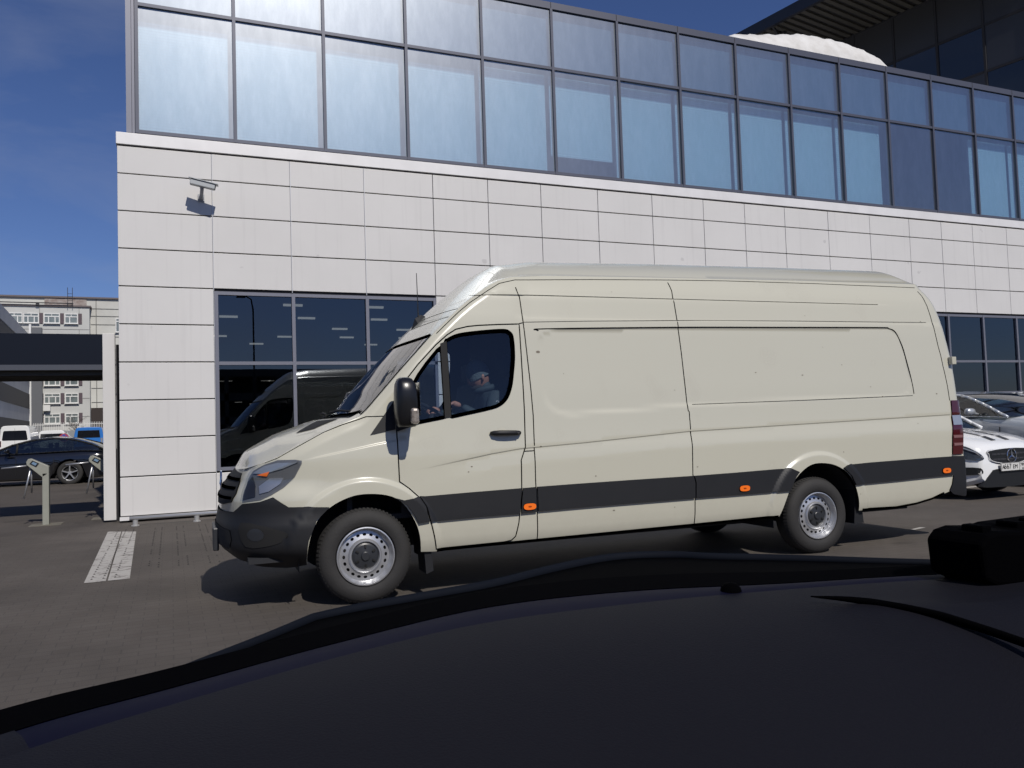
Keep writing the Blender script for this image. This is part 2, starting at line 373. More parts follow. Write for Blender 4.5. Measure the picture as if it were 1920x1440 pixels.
def dirt_wall():
    m=pm('white wall panel',(.585,.575,.558),.38,.0,.5,noise=(.6,.5,(.515,.505,.49)))
    t=m.node_tree; b=t.nodes['Principled BSDF']
    tcn=t.nodes.new('ShaderNodeTexCoord'); mp=t.nodes.new('ShaderNodeMapping'); mp.inputs['Scale'].default_value=(9,1,.35)
    n=t.nodes.new('ShaderNodeTexNoise'); n.inputs['Scale'].default_value=1.3; n.inputs['Detail'].default_value=6
    mr=t.nodes.new('ShaderNodeMapRange'); mr.inputs['From Min'].default_value=.56; mr.inputs['From Max'].default_value=.80; mr.inputs['To Max'].default_value=.34
    mx=t.nodes.new('ShaderNodeMix'); mx.data_type='RGBA'; mx.inputs['B'].default_value=(.42,.41,.40,1)
    src=b.inputs['Base Color'].links[0].from_socket
    t.links.new(tcn.outputs['Object'],mp.inputs['Vector']); t.links.new(mp.outputs[0],n.inputs['Vector']); t.links.new(n.outputs['Fac'],mr.inputs['Value'])
    t.links.new(mr.outputs[0],mx.inputs['Factor']); t.links.new(src,mx.inputs['A'])
    # splash dirt in the lowest half metre and sparse dark specks
    sp=t.nodes.new('ShaderNodeTexNoise'); sp.inputs['Scale'].default_value=3.1; sp.inputs['Detail'].default_value=2
    m2=t.nodes.new('ShaderNodeMapRange'); m2.inputs['From Min'].default_value=.735; m2.inputs['From Max'].default_value=.76; m2.inputs['To Max'].default_value=.3
    mx2=t.nodes.new('ShaderNodeMix'); mx2.data_type='RGBA'; mx2.inputs['B'].default_value=(.25,.24,.24,1)
    t.links.new(tcn.outputs['Object'],sp.inputs['Vector']); t.links.new(sp.outputs['Fac'],m2.inputs['Value']); t.links.new(m2.outputs[0],mx2.inputs['Factor'])
    t.links.new(mx.outputs['Result'],mx2.inputs['A']); t.links.new(mx2.outputs['Result'],b.inputs['Base Color'])
    return m
M['panel']=dirt_wall()
M['coping']=pm('coping metal',(.72,.71,.70),.38,.1,noise=(1.5,.5,(.55,.54,.53)))
M['joint']=pm('joint',(.02,.02,.024),.8)
M['frame']=pm('anodised window frame',(.085,.09,.115),.42,.3)
M['framelight']=pm('grey frame',(.17,.175,.21),.45,.3)
M['upglass']=glassm('blue facade glass',(.44,.62,.74),(.74,.88,1.0),base=.08,ior=1.5,dust=.27,dustr=.37,streak=True,wob=.02,dscale=.8)
M['lowglass']=glassm('showroom glass',(.26,.30,.34),(.85,.92,1.0),base=.065,ior=1.5,wob=.03)
M['spandrel']=pm('spandrel backing',(.15,.20,.25),.6,noise=(.8,.3,(.12,.165,.21)))
def blind_mat():
    m=pm('venetian blind',(.66,.68,.66),.6); t=m.node_tree; b=t.nodes['Principled BSDF']
    tcn=t.nodes.new('ShaderNodeTexCoord'); sx=t.nodes.new('ShaderNodeSeparateXYZ'); t.links.new(tcn.outputs['Object'],sx.inputs[0])
    a=t.nodes.new('ShaderNodeMath'); a.operation='MULTIPLY'; a.inputs[1].default_value=1/.048; f=t.nodes.new('ShaderNodeMath'); f.operation='FRACT'
    g=t.nodes.new('ShaderNodeMapRange'); g.inputs['From Min'].default_value=.62; g.inputs['From Max'].default_value=.80
    mx=t.nodes.new('ShaderNodeMix'); mx.data_type='RGBA'; mx.inputs['A'].default_value=(.90,.90,.84,1); mx.inputs['B'].default_value=(.44,.50,.52,1)
    t.links.new(sx.outputs['Z'],a.inputs[0]); t.links.new(a.outputs[0],f.inputs[0]); t.links.new(f.outputs[0],g.inputs['Value']); t.links.new(g.outputs[0],mx.inputs['Factor']); t.links.new(mx.outputs['Result'],b.inputs['Base Color'])
    return m
M['blind']=blind_mat()
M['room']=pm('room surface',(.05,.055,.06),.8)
M['lamp']=pm('lit ceiling lamp',(.8,.8,.8),.5,emit=((1,.93,.8),.55))
def ground_mat():
    m=bpy.data.materials.new('block paving'); m.use_nodes=True; t=m.node_tree; b=t.nodes['Principled BSDF']; Nn=t.nodes.new; L=t.links.new
    tcn=Nn('ShaderNodeTexCoord'); br=Nn('ShaderNodeTexBrick'); br.inputs['Scale'].default_value=1; br.inputs['Brick Width'].default_value=.2; br.inputs['Row Height'].default_value=.1
    br.inputs['Mortar Size'].default_value=.004; br.inputs['Color1'].default_value=(.072,.063,.055,1); br.inputs['Color2'].default_value=(.067,.058,.050,1); br.inputs['Mortar'].default_value=(.052,.046,.041,1)
    L(tcn.outputs['Object'],br.inputs['Vector'])
    n=Nn('ShaderNodeTexNoise'); n.inputs['Scale'].default_value=.55; n.inputs['Detail'].default_value=10; n.inputs['Roughness'].default_value=.65; L(tcn.outputs['Object'],n.inputs['Vector'])
    mr=Nn('ShaderNodeMapRange'); mr.inputs['From Min'].default_value=.3; mr.inputs['From Max'].default_value=.7; mr.inputs['To Min'].default_value=.80; mr.inputs['To Max'].default_value=1.42; L(n.outputs['Fac'],mr.inputs['Value'])
    ns=Nn('ShaderNodeTexNoise'); ns.inputs['Scale'].default_value=1.7; ns.inputs['Detail'].default_value=5; L(tcn.outputs['Object'],ns.inputs['Vector'])
    ms_=Nn('ShaderNodeMapRange'); ms_.inputs['From Min'].default_value=.66; ms_.inputs['From Max'].default_value=.74; ms_.inputs['To Min'].default_value=1; ms_.inputs['To Max'].default_value=.72; L(ns.outputs['Fac'],ms_.inputs['Value'])
    mm_=Nn('ShaderNodeMath'); mm_.operation='MULTIPLY'; L(mr.outputs[0],mm_.inputs[0]); L(ms_.outputs[0],mm_.inputs[1])
    mu=Nn('ShaderNodeMix'); mu.data_type='RGBA'; mu.blend_type='MULTIPLY'; mu.inputs['Factor'].default_value=1; L(br.outputs['Color'],mu.inputs['A']); L(mm_.outputs[0],mu.inputs['B'])
    L(mu.outputs['Result'],b.inputs['Base Color']); b.inputs['Roughness'].default_value=.8; b.inputs['Specular IOR Level'].default_value=.3
    n2=Nn('ShaderNodeTexNoise'); n2.inputs['Scale'].default_value=120; L(tcn.outputs['Object'],n2.inputs['Vector'])
    ad=Nn('ShaderNodeMath'); ad.operation='MULTIPLY_ADD'; ad.inputs[1].default_value=-.6; L(br.outputs['Fac'],ad.inputs[0]); L(n2.outputs['Fac'],ad.inputs[2])
    bp=Nn('ShaderNodeBump'); bp.inputs['Strength'].default_value=.35; bp.inputs['Distance'].default_value=.006; L(ad.outputs[0],bp.inputs['Height']); L(bp.outputs[0],b.inputs['Normal'])
    return m
M['ground']=ground_mat()
def worn_paint():
    m=bpy.data.materials.new('worn white paint'); m.use_nodes=True; t=m.node_tree; b=t.nodes['Principled BSDF']; Nn=t.nodes.new; L=t.links.new
    tcn=Nn('ShaderNodeTexCoord'); mp=Nn('ShaderNodeMapping'); mp.inputs['Scale'].default_value=(2.2,4,1); n=Nn('ShaderNodeTexNoise'); n.inputs['Scale'].default_value=2.6; n.inputs['Detail'].default_value=9; n.inputs['Roughness'].default_value=.75
    L(tcn.outputs['Object'],mp.inputs['Vector']); L(mp.outputs[0],n.inputs['Vector'])
    mr=Nn('ShaderNodeMapRange'); mr.inputs['From Min'].default_value=.53; mr.inputs['From Max'].default_value=.60; L(n.outputs['Fac'],mr.inputs['Value'])
    mx=Nn('ShaderNodeMix'); mx.data_type='RGBA'; mx.inputs['A'].default_value=(.36,.345,.32,1); mx.inputs['B'].default_value=(.085,.075,.065,1); L(mr.outputs[0],mx.inputs['Factor']); L(mx.outputs['Result'],b.inputs['Base Color']); b.inputs['Roughness'].default_value=.8
    return m
M['worn']=worn_paint()
# ---------------------------------------------------------------- ground
g=MB(); S=900
g.add([(-S,-S,0),(S,-S,0),(S,S,0),(-S,S,0)],[(0,1,2,3)]); tag(g.build('ground',M['ground']),'brown block paving of the forecourt and street',kind='structure')
g=MB(); g.add([(-.83,12.76,.004),(-.75,8.44,.004),(-.57,8.42,.004),(-.655,12.63,.004)],[(3,2,1,0)][0:1]); g.add([(-.64,12.62,.004),(-.555,8.44,.004),(-.37,8.45,.004),(-.46,12.5,.004)],[(3,2,1,0)])
tag(g.build('road_marking',M['worn'],fix=True),kind='structure')
# tactile studs
g=MB()
for x0 in (-.70,-.60,-.50,-.22,-.13,.06,.15,.36,.45):
    y=8.6 if x0<-.3 else 9.0
    while y<12.9:
        if random.random()<.8:
            g.add([(x0+.012*math.cos(t),y+.012*math.sin(t),.0047) for t in [k*PI/3 for k in range(6)]]+[(x0,y,.012)],[(i,(i+1)%6,6) for i in range(6)])
        y+=.15
tag(g.build('tactile_paving',pm('stud',(.03,.027,.025),.7)),kind='structure')
# parking line near the right-hand cars
g=MB(); g.add([(12.2,9.55,.004),(16,9.75,.004),(16,9.9,.004),(12.2,9.70,.004)],[(0,1,2,3)]); g.add([(7.6,6.62,.004),(7.85,6.68,.004),(7.83,6.74,.004),(7.6,6.67,.004)],[(0,1,2,3)])
tag(g.build('road_marking',M['worn']),kind='structure')

# ---------------------------------------------------------------- office building
GD=14.085; WD=GD-.15; X0=-.44; BW=1.5; NB=18
ob=thing('office_building','modern white panelled office building with a band of blue glazing above','building',(-.73,WD,0))
Z_B,Z_T,Z_P=6.223,8.33,9.54
rows=[5.484,4.886,4.288,3.689,3.09,2.49,1.893,1.295,.70,.09]
Xj=[-.73,.67]; pat=[1.25,1.27,1.27,1.08,1.10]; k=0
while Xj[-1]<27: Xj.append(Xj[-1]+pat[k%5]+.0); k+=1
XE=Xj[-1]
holes=[(.68,4.475,.72,3.62)]
hl=[x for x in Xj if 13<x<14.3][0]; holes.append((hl,XE+.1,.72,3.62))
# panels with open joints
pn=MB(); gp=.011; gh=.019
def inhole(x0,x1,z0,z1):
    for a,b,c,d in holes:
        if x0>a-.05 and x1<b+.05 and z0>c-.2 and z1<d+.1: return True
    return False
zz=[5.93]+rows
for i in range(len(Xj)-1):
    x0,x1=Xj[i]+gp/2,Xj[i+1]-gp/2
    if i==0: x0-=gp/2
    for j in range(len(zz)-1):
        z1,z0=zz[j]-gh/2,zz[j+1]+gh/2
        hz=None
        for a,b,c,d in holes:
            if x0>a-.1 and x1<b+.15:
                if z0>=c-.03 and z1<=d+.07: hz='skip'
                elif z0<c<z1: z1=min(z1,c-.03)
        if hz: continue
        pn.box(x0,x1,WD+random.uniform(0,.002),WD+.035,z0,z1)
pn.build('wall_panels',M['panel'],ob,bevel=.004)
bk=MB()
def back(x0,x1,z0,z1): bk.box(x0,x1,WD+.036,WD+.14,z0,z1)
back(-.725,XE,3.66,5.93); back(-.725,.64,.02,3.66); back(4.515,hl-.03,.02,3.66); back(.64,4.515,.02,.69); back(hl-.03,XE,.02,.69)
bk.box(-.72,-.5,WD+.14,34,.02,5.93); bk.build('wall_backing',M['joint'],ob)
# chrome joint strips seen on the upper wall
st=MB()
for x in Xj[1:4]: st.box(x-.001,x+.006,WD-.004,WD+.03,3.66 if x>1 else .1,5.92)
st.build('joint_strip',pm('bright joint strip',(.72,.72,.72),.3,.4),ob)
cp=MB(); cp.box(-.745,XE,WD-.028,WD+.30,5.945,6.135); o=cp.build('coping',M['coping'],ob,bevel=.006)
# plinth rail strip
pl=MB(); pl.box(-.74,.66,WD-.03,WD+.02,.03,.085); pl.build('plinth',M['coping'],ob)
# side wall, roof slab and rear
sw=MB(); sw.box(-.73,XE,34,34.2,0,9.5); sw.box(-.55,XE,GD+.3,34,9.3,9.52); sw.box(-.56,-.45,GD+.2,34,6.1,9.5); sw.build('rear_wall',M['panel'],ob)
pt=MB(); pt.box(-.60,XE,GD-.03,GD+.3,Z_P+.002,9.68)
o=pt.build('parapet',M['frame'],ob)
for n in range(NB+1):
    pj=MB(); x=X0+n*BW; pj.box(x-.006,x+.006,GD-.034,GD-.031,Z_P+.004,9.676); pj.build('parapet_joint',M['joint'],ob)
cf=MB(); cf.box(-.60,-.52,GD-.02,GD+.28,6.14,Z_P); cf.box(-.515,X0-.035,GD-.01,GD+.1,6.14,Z_P); cf.build('corner_frame',M['framelight'],ob)
# base frame below glazing
fb=MB(); fb.box(-.60,XE,GD-.02,GD+.1,6.137,Z_B-.03); fb.build('sill_frame',M['frame'],ob)
noblind={11,12,16}; half={5}
for n in range(NB):
    x0=X0+n*BW; x1=x0+BW
    for r,(z0,z1) in enumerate(((Z_B,Z_T),(Z_T,Z_P))):
        f=MB(); hw=.026
        f.box(x0-hw,x0+hw,GD-.045,GD+.08,z0-.03,z1-.03+(.03 if r else 0)); f.box(x0+hw,x1-hw,GD-.035,GD+.08,z0-.028,z0+.028)
        if n==NB-1: f.box(x1-hw,x1+hw,GD-.045,GD+.08,z0-.03,z1-.03)
        fo=f.build('window',M['frame'],ob)
        g=MB(); yb=GD+random.uniform(-.003,.003); tilt=random.uniform(-.006,.006); tl2=random.uniform(-.004,.004)
        g.add([(x0+hw,yb,z0+.028),(x1-hw,yb+tilt,z0+.028),(x1-hw,yb+tilt+tl2,z1-.028),(x0+hw,yb+tl2,z1-.028)],[(0,1,2,3)]); g.build('pane',M['upglass'],fo)
        if r==0:
            if n in noblind: continue
            btop=z1-.22 if n<4 else z1-.10; bot=z0+.03 if n not in half else z0+.42
            b=MB(); b.box(x0+.0,x1-.09,GD+.20,GD+.215,bot,btop); b.box(x0+.0,x1-.09,GD+.19,GD+.22,btop,btop+.03); b.build('blind',M['blind'],fo)
        else:
            b=MB(); b.box(x0+.03,x1-.03,GD+.12,GD+.14,z0+.0,z1-.03); b.build('spandrel',M['spandrel'],fo)
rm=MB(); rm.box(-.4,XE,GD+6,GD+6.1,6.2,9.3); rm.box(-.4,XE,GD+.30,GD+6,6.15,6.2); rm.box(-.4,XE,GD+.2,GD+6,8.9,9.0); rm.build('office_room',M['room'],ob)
# ground floor glazing
def gfwin(xs,zs,frame_w=.05):
    for i in range(len(xs)-1):
        for j in range(len(zs)-1):
            x0,x1,z0,z1=xs[i],xs[i+1],zs[j],zs[j+1]; f=MB(); hw=.028
            f.box(x0-hw,x0+hw,WD+.015,WD+.10,z0-hw,z1+(hw if j==len(zs)-2 else -hw)); f.box(x0+hw,x1-hw,WD+.02,WD+.10,z0-hw,z0+hw)
            if j==len(zs)-2: f.box(x0+hw,x1-hw,WD+.02,WD+.10,z1-hw,z1+hw)
            if i==len(xs)-2: f.box(x1-hw,x1+hw,WD+.015,WD+.10,z0-hw,z1+hw)
            fo=f.build('window',M['framelight'],ob); g=MB(); t=random.uniform(-.004,.004)
            g.add([(x0+hw,WD+.06,z0+hw),(x1-hw,WD+.06+t,z0+hw),(x1-hw,WD+.06+t,z1-hw),(x0+hw,WD+.06,z1-hw)],[(0,1,2,3)]); g.build('pane',M['lowglass'],fo)
gfwin([.71,1.94,3.205,4.445],[.75,2.47,3.625])
xr=[hl+.03]
while xr[-1]<XE-1: xr.append(xr[-1]+1.23)
gfwin(xr,[.75,1.70,2.49,3.625])
# showroom interior
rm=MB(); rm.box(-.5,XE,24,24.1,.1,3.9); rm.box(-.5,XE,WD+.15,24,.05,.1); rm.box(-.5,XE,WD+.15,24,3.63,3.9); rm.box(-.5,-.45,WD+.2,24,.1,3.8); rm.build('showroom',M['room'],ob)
for i in range(6):
    for j in range(5):
        if (i*3+j*2)%7==0: continue
        l=MB(); x=.4+i*1.5+(j%2)*.5; y=WD+1.0+j*1.7
        l.box(x,x+.34,y,y+.07,3.59,3.625)
        l.build('ceiling_light',M['lamp'],ob)
# snow on the roof
sn=MB(); v=[];f=[]; nx,ny=64,22
for i in range(nx+1):
    for j in range(ny+1):
        u,vv=i/nx,j/ny; x=11.1+5.7*u; y=14.20+1.2*vv
        h=float(np.interp(x,[11.2,11.7,12.06,12.9,14.0,15.1,15.76,16.3,16.5,16.68],[0,.42,.57,.70,.90,.92,.83,.68,.50,0]))*math.sin(PI*vv)**.5 if 0<vv<1 and 0<u<1 else 0
        h+= (.012*math.sin(5*x+3*y)+.010*math.sin(13*x-11*y)+random.uniform(-.012,.012))*(h>0.05)
        v.append((x,y+.015*math.sin(5*x),9.55+max(0,h)))
for i in range(nx):
    for j in range(ny): a=i*(ny+1)+j; f.append((a,a+ny+1,a+ny+2,a+1))
sn.add(v,f); o=sn.build('snow_pile',pm('old snow',(.62,.615,.60),.7,noise=(3,.6,(.42,.40,.37)),bump=(6,.9)),smooth=True); tag(o,'dirty pile of old snow lying on the roof edge','snow')
# ---------------------------------------------------------------- wall camera
cam_=thing('security_camera','grey box security camera on a bracket high on the white wall','security camera',(.50,WD,5.20))
b=MB(); p0=Vector((.33,WD-.30,5.345)); p1=Vector((.70,WD-.33,5.27)); b.bar(p0,p1,.10,.085); 
b.build('housing',pm('camera grey',(.36,.38,.39),.45),cam_,bevel=.012,fix=True)
b=MB(); d=(p1-p0).normalized(); up=Vector((-.2,0,1)).normalized(); b.bar(p0-d*.02+Vector((0,0,.055)),p1+d*.05+Vector((0,0,.05)),.135,.012); b.build('sunshield',pm('camera shield',(.40,.42,.43),.4),cam_,fix=True)
b=MB(); b.bar(p1+d*.001,p1+d*.006,.085,.07); b.build('lens_window',M['gap'],cam_,fix=True)
b=MB(); b.tube([(.50,WD,5.17),(.50,WD-.10,5.17),(.505,WD-.28,5.24),(.505,WD-.30,5.28)],[.045,.03,.028,.035],10); b.box(.45,.55,WD-.02,WD,5.11,5.23); b.build('bracket',pm('camera bracket',(.30,.31,.33),.5),cam_,fix=True)
# ---------------------------------------------------------------- stainless bump rail
rl_=thing('bumper_rail','low stainless steel tube rail on short posts along the foot of the wall','rail',(-.49,13.3,0))
b=MB(); b.tube([(-.58,13.30,.115),(4.4,13.30,.115)],.03,14); b.build('rail',M['rail'],rl_,smooth=True)
for x in (-.50,.35,1.3,2.3,3.3,4.3):
    b=MB(); b.lathe([(0,0),(.055,0),(.055,.012),(.036,.013),(.036,.09),(0,.09)],(x,13.30,0),16,axis='z'); b.build('post',M['rail'],rl_,smooth=False)
# ---------------------------------------------------------------- entrance canopy with white column
cn=thing('entrance_canopy','dark flat canopy beam joined to a white column at the building corner','canopy',(-.9,14.3,0))
b=MB(); b.box(-.975,-.80,14.15,14.32,.03,2.96); b.build('column',M['panel'],cn,bevel=.004)
b=MB(); b.box(-.795,-.735,14.3,14.6,.0,2.8); b.build('downpipe',M['joint'],cn)
b=MB(); b.box(-12,-.98,14.18,15.9,2.47,2.95); b.build('fascia',pm('dark canopy glass',(.008,.010,.016),.3,0,.25),cn)
b=MB(); b.box(-12,-.98,14.16,14.20,2.385,2.468); b.build('fascia_trim',pm('canopy trim',(.06,.065,.08),.4),cn)
b=MB(); b.box(-12,-.98,14.21,15.9,2.44,2.466)
for k in range(5): b.box(-12,-.98,14.30+k*.34,14.36+k*.34,2.31,2.438)
b.build('soffit',pm('canopy soffit',(.045,.043,.036),.6),cn)
b=MB(); b.box(-6.2,-6.0,14.2,14.4,0,2.44); b.box(-6.2,-6.0,15.6,15.8,0,2.44); b.build('column',M['panel'],cn)
# ---------------------------------------------------------------- turnstiles
def turnstile(x,y,lab):
    t=thing('turnstile',lab,'turnstile',(x,y,0),0,'pair of tripod turnstiles')
    mt=pm('turnstile enamel',(.26,.265,.225),.45,noise=(6,.4,(.20,.20,.17)))
    b=MB(); b.box(-.045,.045,-.07,.07,0,.80); b.prism([(-.045,.74),(.045,.80),(.045,.90),(.03,.915),(-.20,1.035),(-.235,1.03),(-.26,.985),(-.255,.94)],-.07,.07,axis='y'); b.build('pedestal',mt,t,world=False,fix=True,bevel=.006)
    b=MB(); b.box(-.22,.22,-.20,.20,.0,.006); b.build('floor_patch',pm('cement patch',(.16,.15,.12),.9,noise=(8,.8,(.08,.07,.06))),t,world=False)
    b=MB(); b.prism([(-.215,.955),(-.125,.900),(-.085,.955),(-.175,1.005)],-.076,-.0705,axis='y'); s=b.build('display',pm('display rim',(.01,.01,.012),.4),t,world=False,fix=True)
    b=MB(); b.prism([(-.19,.957),(-.135,.925),(-.11,.955),(-.165,.985)],-.079,-.0765,axis='y'); b.build('screen',pm('display blue',(.10,.16,.24),.2,emit=((.3,.45,.6),.15)),s,world=False,fix=True)
    hub=Vector((-.20,0,.93)); 
    for q in ((-.60,.0,.90),(-.30,-.02,.42),(-.21,.10,.50)):
        b=MB(); b.tube([hub,Vector(q)],.013,8); b.build('arm',M['steel'],t,world=False,smooth=True)
turnstile(-1.80,14.5,'grey tripod turnstile standing alone left of the white column')
turnstile(-.98,14.95,'grey tripod turnstile half hidden behind the white column')
# ---------------------------------------------------------------- far prefabricated panel block
fbm=pm('prefab concrete',(.52,.52,.48),.85,noise=(.35,.8,(.42,.415,.385)),bump=(2,.2)); fbm2=pm('prefab concrete grey',(.47,.475,.455),.85,noise=(.3,.8,(.39,.39,.375)))
pb=thing('panel_block','long grey concrete panel block with white framed windows behind the gate','building',(-15,95,0))
b=MB(); b.box(-60,-5.0+12,96.2,110,0,16.15); b.build('wall',fbm,pb)
b=MB(); b.box(-60,-7.75,95,96.19,0,14.95); b.build('front_wall',fbm2,pb)
b=MB(); b.box(-60,-7.6,94.85,96.18,14.96,15.12); b.box(-60,7.1,95.98,96.19,16.05,16.22); b.build('roof_edge',pm('roof edge',(.12,.10,.10),.7),pb)
b=MB(); brm=pm('worn brick infill',(.33,.30,.28),.9,noise=(3,.9,(.20,.15,.13))); b.box(-12.0,-8.1,96.10,96.19,15.13,16.04); b.build('brick_infill',brm,pb)
b=MB()
for z in (15.0,14.2,13.3,12.0,10.7,9.5,8,6.5,5,3.5): b.box(-7.7,7,96.16,96.195,z-.03,z+.03)
for x in (-7.2,-3.5,0): b.box(x-.03,x+.03,96.15,96.19,0,16)
b.build('panel_joint',pm('joint grey',(.13,.13,.125),.9),pb)
b=MB()
for z in (12.6,10.9,9.0,7.4,5.4,3.5): b.box(-60,-7.76,94.975,94.998,z-.02,z+.02)
for x in (-19.5,-15.9,-12.3,-8.7): b.box(x-.02,x+.02,94.97,94.998,10.9,12.6); b.box(x-.02,x+.02,94.97,94.998,14.3,14.95)
b.build('panel_joint',pm('joint grey2',(.19,.19,.185),.9),pb)
wfm=pm('white window frame',(.62,.62,.60),.5); wgm=pm('far window glass',(.10,.12,.125),.08,coat=.5,noise=(.6,.9,(.24,.27,.26))); pier=pm('purple pier',(.085,.062,.072),.7)
def pwin(x0,x1,z0,z1,y,three=True):
    f=MB(); t=.09
    f.box(x0,x1,y-.10,y,z0,z0+t); f.box(x0,x1,y-.10,y,z1-t,z1); f.box(x0,x0+t,y-.10,y,z0+t,z1-t); f.box(x1-t,x1,y-.10,y,z0+t,z1-t)
    zt=z1-.34; f.box(x0+t,x1-t,y-.09,y,zt-.05,zt+.05)
    for q in ((.30,.70) if three else (.38,)): xm=x0+(x1-x0)*q; f.box(xm-.045,xm+.045,y-.085,y,z0+t,zt-.05)
    f.box((x0+x1)/2-.03,(x0+x1)/2+.03,y-.085,y,zt+.05,z1-t); f.box(x0-.05,x1+.05,y-.22,y-.101,z0-.05,z0)
    fo=f.build('window',wfm,pb); g=MB(); g.box(x0+t,x1-t,y-.05,y-.03,z0+t,z1-t); g.build('pane',wgm,fo)
for (z0,z1) in ((13.2,14.25),(10.0,11.05),(6.75,7.75),(4.9,5.95),(2.83,3.87)):
    for i,(x0,x1) in enumerate(((-17.4,-15.85),(-15.3,-13.8),(-13.75+.0,-12.35),(-11.93,-10.46),(-10.04,-8.80))):
        pwin(x0,x1,z0,z1,94.97,i!=4)
        b=MB(); b.box(x1+.02,x1+.36,94.93,94.96,z0-.02,z1+.02); b.build('window_pier',pier,pb)
for z0 in (12.5,9.2,6.0): pwin(-5.35,-4.4,z0,z0+1.5,96.17,False); 
b=MB(); b.box(-11.95,-11.35,94.5,94.9,4.15,4.75); b.build('air_conditioner',wfm,pb)
b=MB()
for x in (-9.72,-9.28): b.bar((x,94.7,14.9),(x,94.7,16.95),.05,.05)
for z in (15.2,15.6,16.0,16.3): b.bar((-9.72,94.7,z),(-9.28,94.7,z),.04,.04)
b.build('roof_ladder',M['joint'],pb)
b=MB(); b.box(-60,-9.2,94.6,94.8,15.25,15.32); b.box(-12.6,-12.3,94.6,94.8,15.12,15.3); b.build('roof_pipe',M['joint'],pb)
b=MB(); b.box(-7.72,-5.6,95.9,96.15,0,4.4); b.build('dark_doorway',pm('dark brick',(.035,.027,.025),.9),pb)
# grey panel hoarding on the left with dark edge
hb_=thing('grey_annex','narrow dark grey clad wall between the banded building and the panel block','building',(-12.4,93.7,0))
b=MB(); b.box(-12.85,-11.95,93.6,94.2,0,12.6); b.build('wall',pm('grey sheet cladding',(.105,.11,.12),.6),hb_); b=MB(); b.box(-13.05,-12.86,93.4,93.8,0,12.9); b.build('corner_trim',wfm,hb_)
# left building seen in steep perspective: from A (near) to B (far)
A_=Vector((-11.95,72,0)); B_=Vector((-13.0,93,0)); u_=(B_-A_).normalized(); n_=Vector((-u_.y,u_.x,0)); 
lb=thing('ribbon_building','low building with white bands and dark ribbed ribbon cladding receding at left','building',A_)
def slab(name,z0,z1,mat,o0=0,th=.2,s0=-30,s1=None,dz=0):
    s1=s1 if s1 is not None else (B_-A_).length; m_=MB(); a=A_+u_*s0+n_*(-o0); b2=A_+u_*s1+n_*(-o0)
    v=[]
    for p_ in (a,b2):
        for q in (0,th):
            for z in (z0,z1): v.append(p_+n_*q+Vector((0,0,z)))
    m_.add(v,[(0,1,3,2),(4,6,7,5),(0,4,5,1),(2,3,7,6),(1,5,7,3),(0,2,6,4)]); return m_.build(name,mat,lb,fix=True)
wb=pm('white band cladding',(.42,.43,.45),.55,noise=(.4,.5,(.28,.30,.32))); rb=pm('ribbed dark cladding',(.055,.052,.05),.7)
slab('wall',0,11.6,wb,0,14)
slab('band',10.6,11.75,wb,.06,.05); slab('ribbon',7.1,10.55,rb,.05,.045)
slab('ribbon',4.35,5.8,rb,.05,.045); slab('ribbon',2.15,3.1,rb,.05,.045)
for k in range(0,110):
    pass
# ---------------------------------------------------------------- far fence, sign, bare tree
fe=thing('metal_fence','pale sheet and bar fence in front of the far panel block','fence',(-9,84,0))
b=MB()
for k in range(46): x=-11.4+k*.14; b.box(x,x+.035,83.9,83.93,1.4,2.75)
b.box(-11.5,-5,83.93,83.96,2.55,2.60); b.box(-11.5,-5,83.93,83.96,1.5,1.55); b.build('bars',wfm,fe)
b=MB(); b.box(-11.5,-5,84.1,84.16,0,1.65); b.build('sheet',pm('fence sheet',(.40,.41,.41),.7),fe)
f2=thing('sheet_fence','grey corrugated sheet fence behind the round no stopping sign','fence',(-7.6,78,0))
b=MB(); 
for k in range(24): x=-8.6+k*.16; b.box(x,x+.12,78,78.03,0,1.93); b.box(x+.12,x+.16,78.02,78.04,0,1.93)
b.build('sheet',pm('grey fence sheet',(.22,.23,.24),.6),f2)
b=MB(); b.box(-7.35,-7.28,77.95,78,0,2.0); b.build('post',wfm,f2)
sg=thing('no_stopping_sign','round no stopping sign with red rim and red cross on blue','road sign',(-6.42,60,0))
b=MB(); b.tube([(-6.42,60.02,0),(-6.42,60.02,1.6)],.03,8); b.build('post',M['steel'],sg)
b=MB(); b.lathe([(0,-.03),(.27,-.03),(.27,0),(0,0)],(-6.42,60,1.36),28); pl_=b.build('sign_plate',pm('sign red',(.42,.03,.03),.5),sg)
b=MB(); b.lathe([(0,-.034),(.215,-.034),(.215,-.031)],(-6.42,60,1.36),28); b.build('sign_field',pm('sign blue',(.02,.07,.32),.5),pl_)
b=MB()
for s in (1,-1): b.bar((-6.42-.14,59.962+.002*s,1.36-.14*s),(-6.42+.14,59.962+.002*s,1.36+.14*s),.004,.055,up=(0,1,0)) if False else b.add([(-6.42+dx_*.7071-dz_*.7071*s,59.963-(.002 if s>0 else 0),1.36+dx_*.7071*s+dz_*.7071) for dx_,dz_ in ((-.2,-.025),(.2,-.025),(.2,.025),(-.2,.025))],[(0,1,2,3)])
b.build('sign_cross',pm('sign red2',(.42,.03,.03),.5),pl_,fix=True)
tr=thing('bare_tree','small leafless tree with thin branches before the panel block','tree',(-7.9,82,0)); b=MB(); rt=random.Random(5)
b.tube([(-7.9,82,0),(-7.88,82,1.4),(-7.8,82,2.4)],[.07,.05,.03],6); b.build('trunk',pm('bark',(.07,.055,.045),.9),tr)
b=MB()
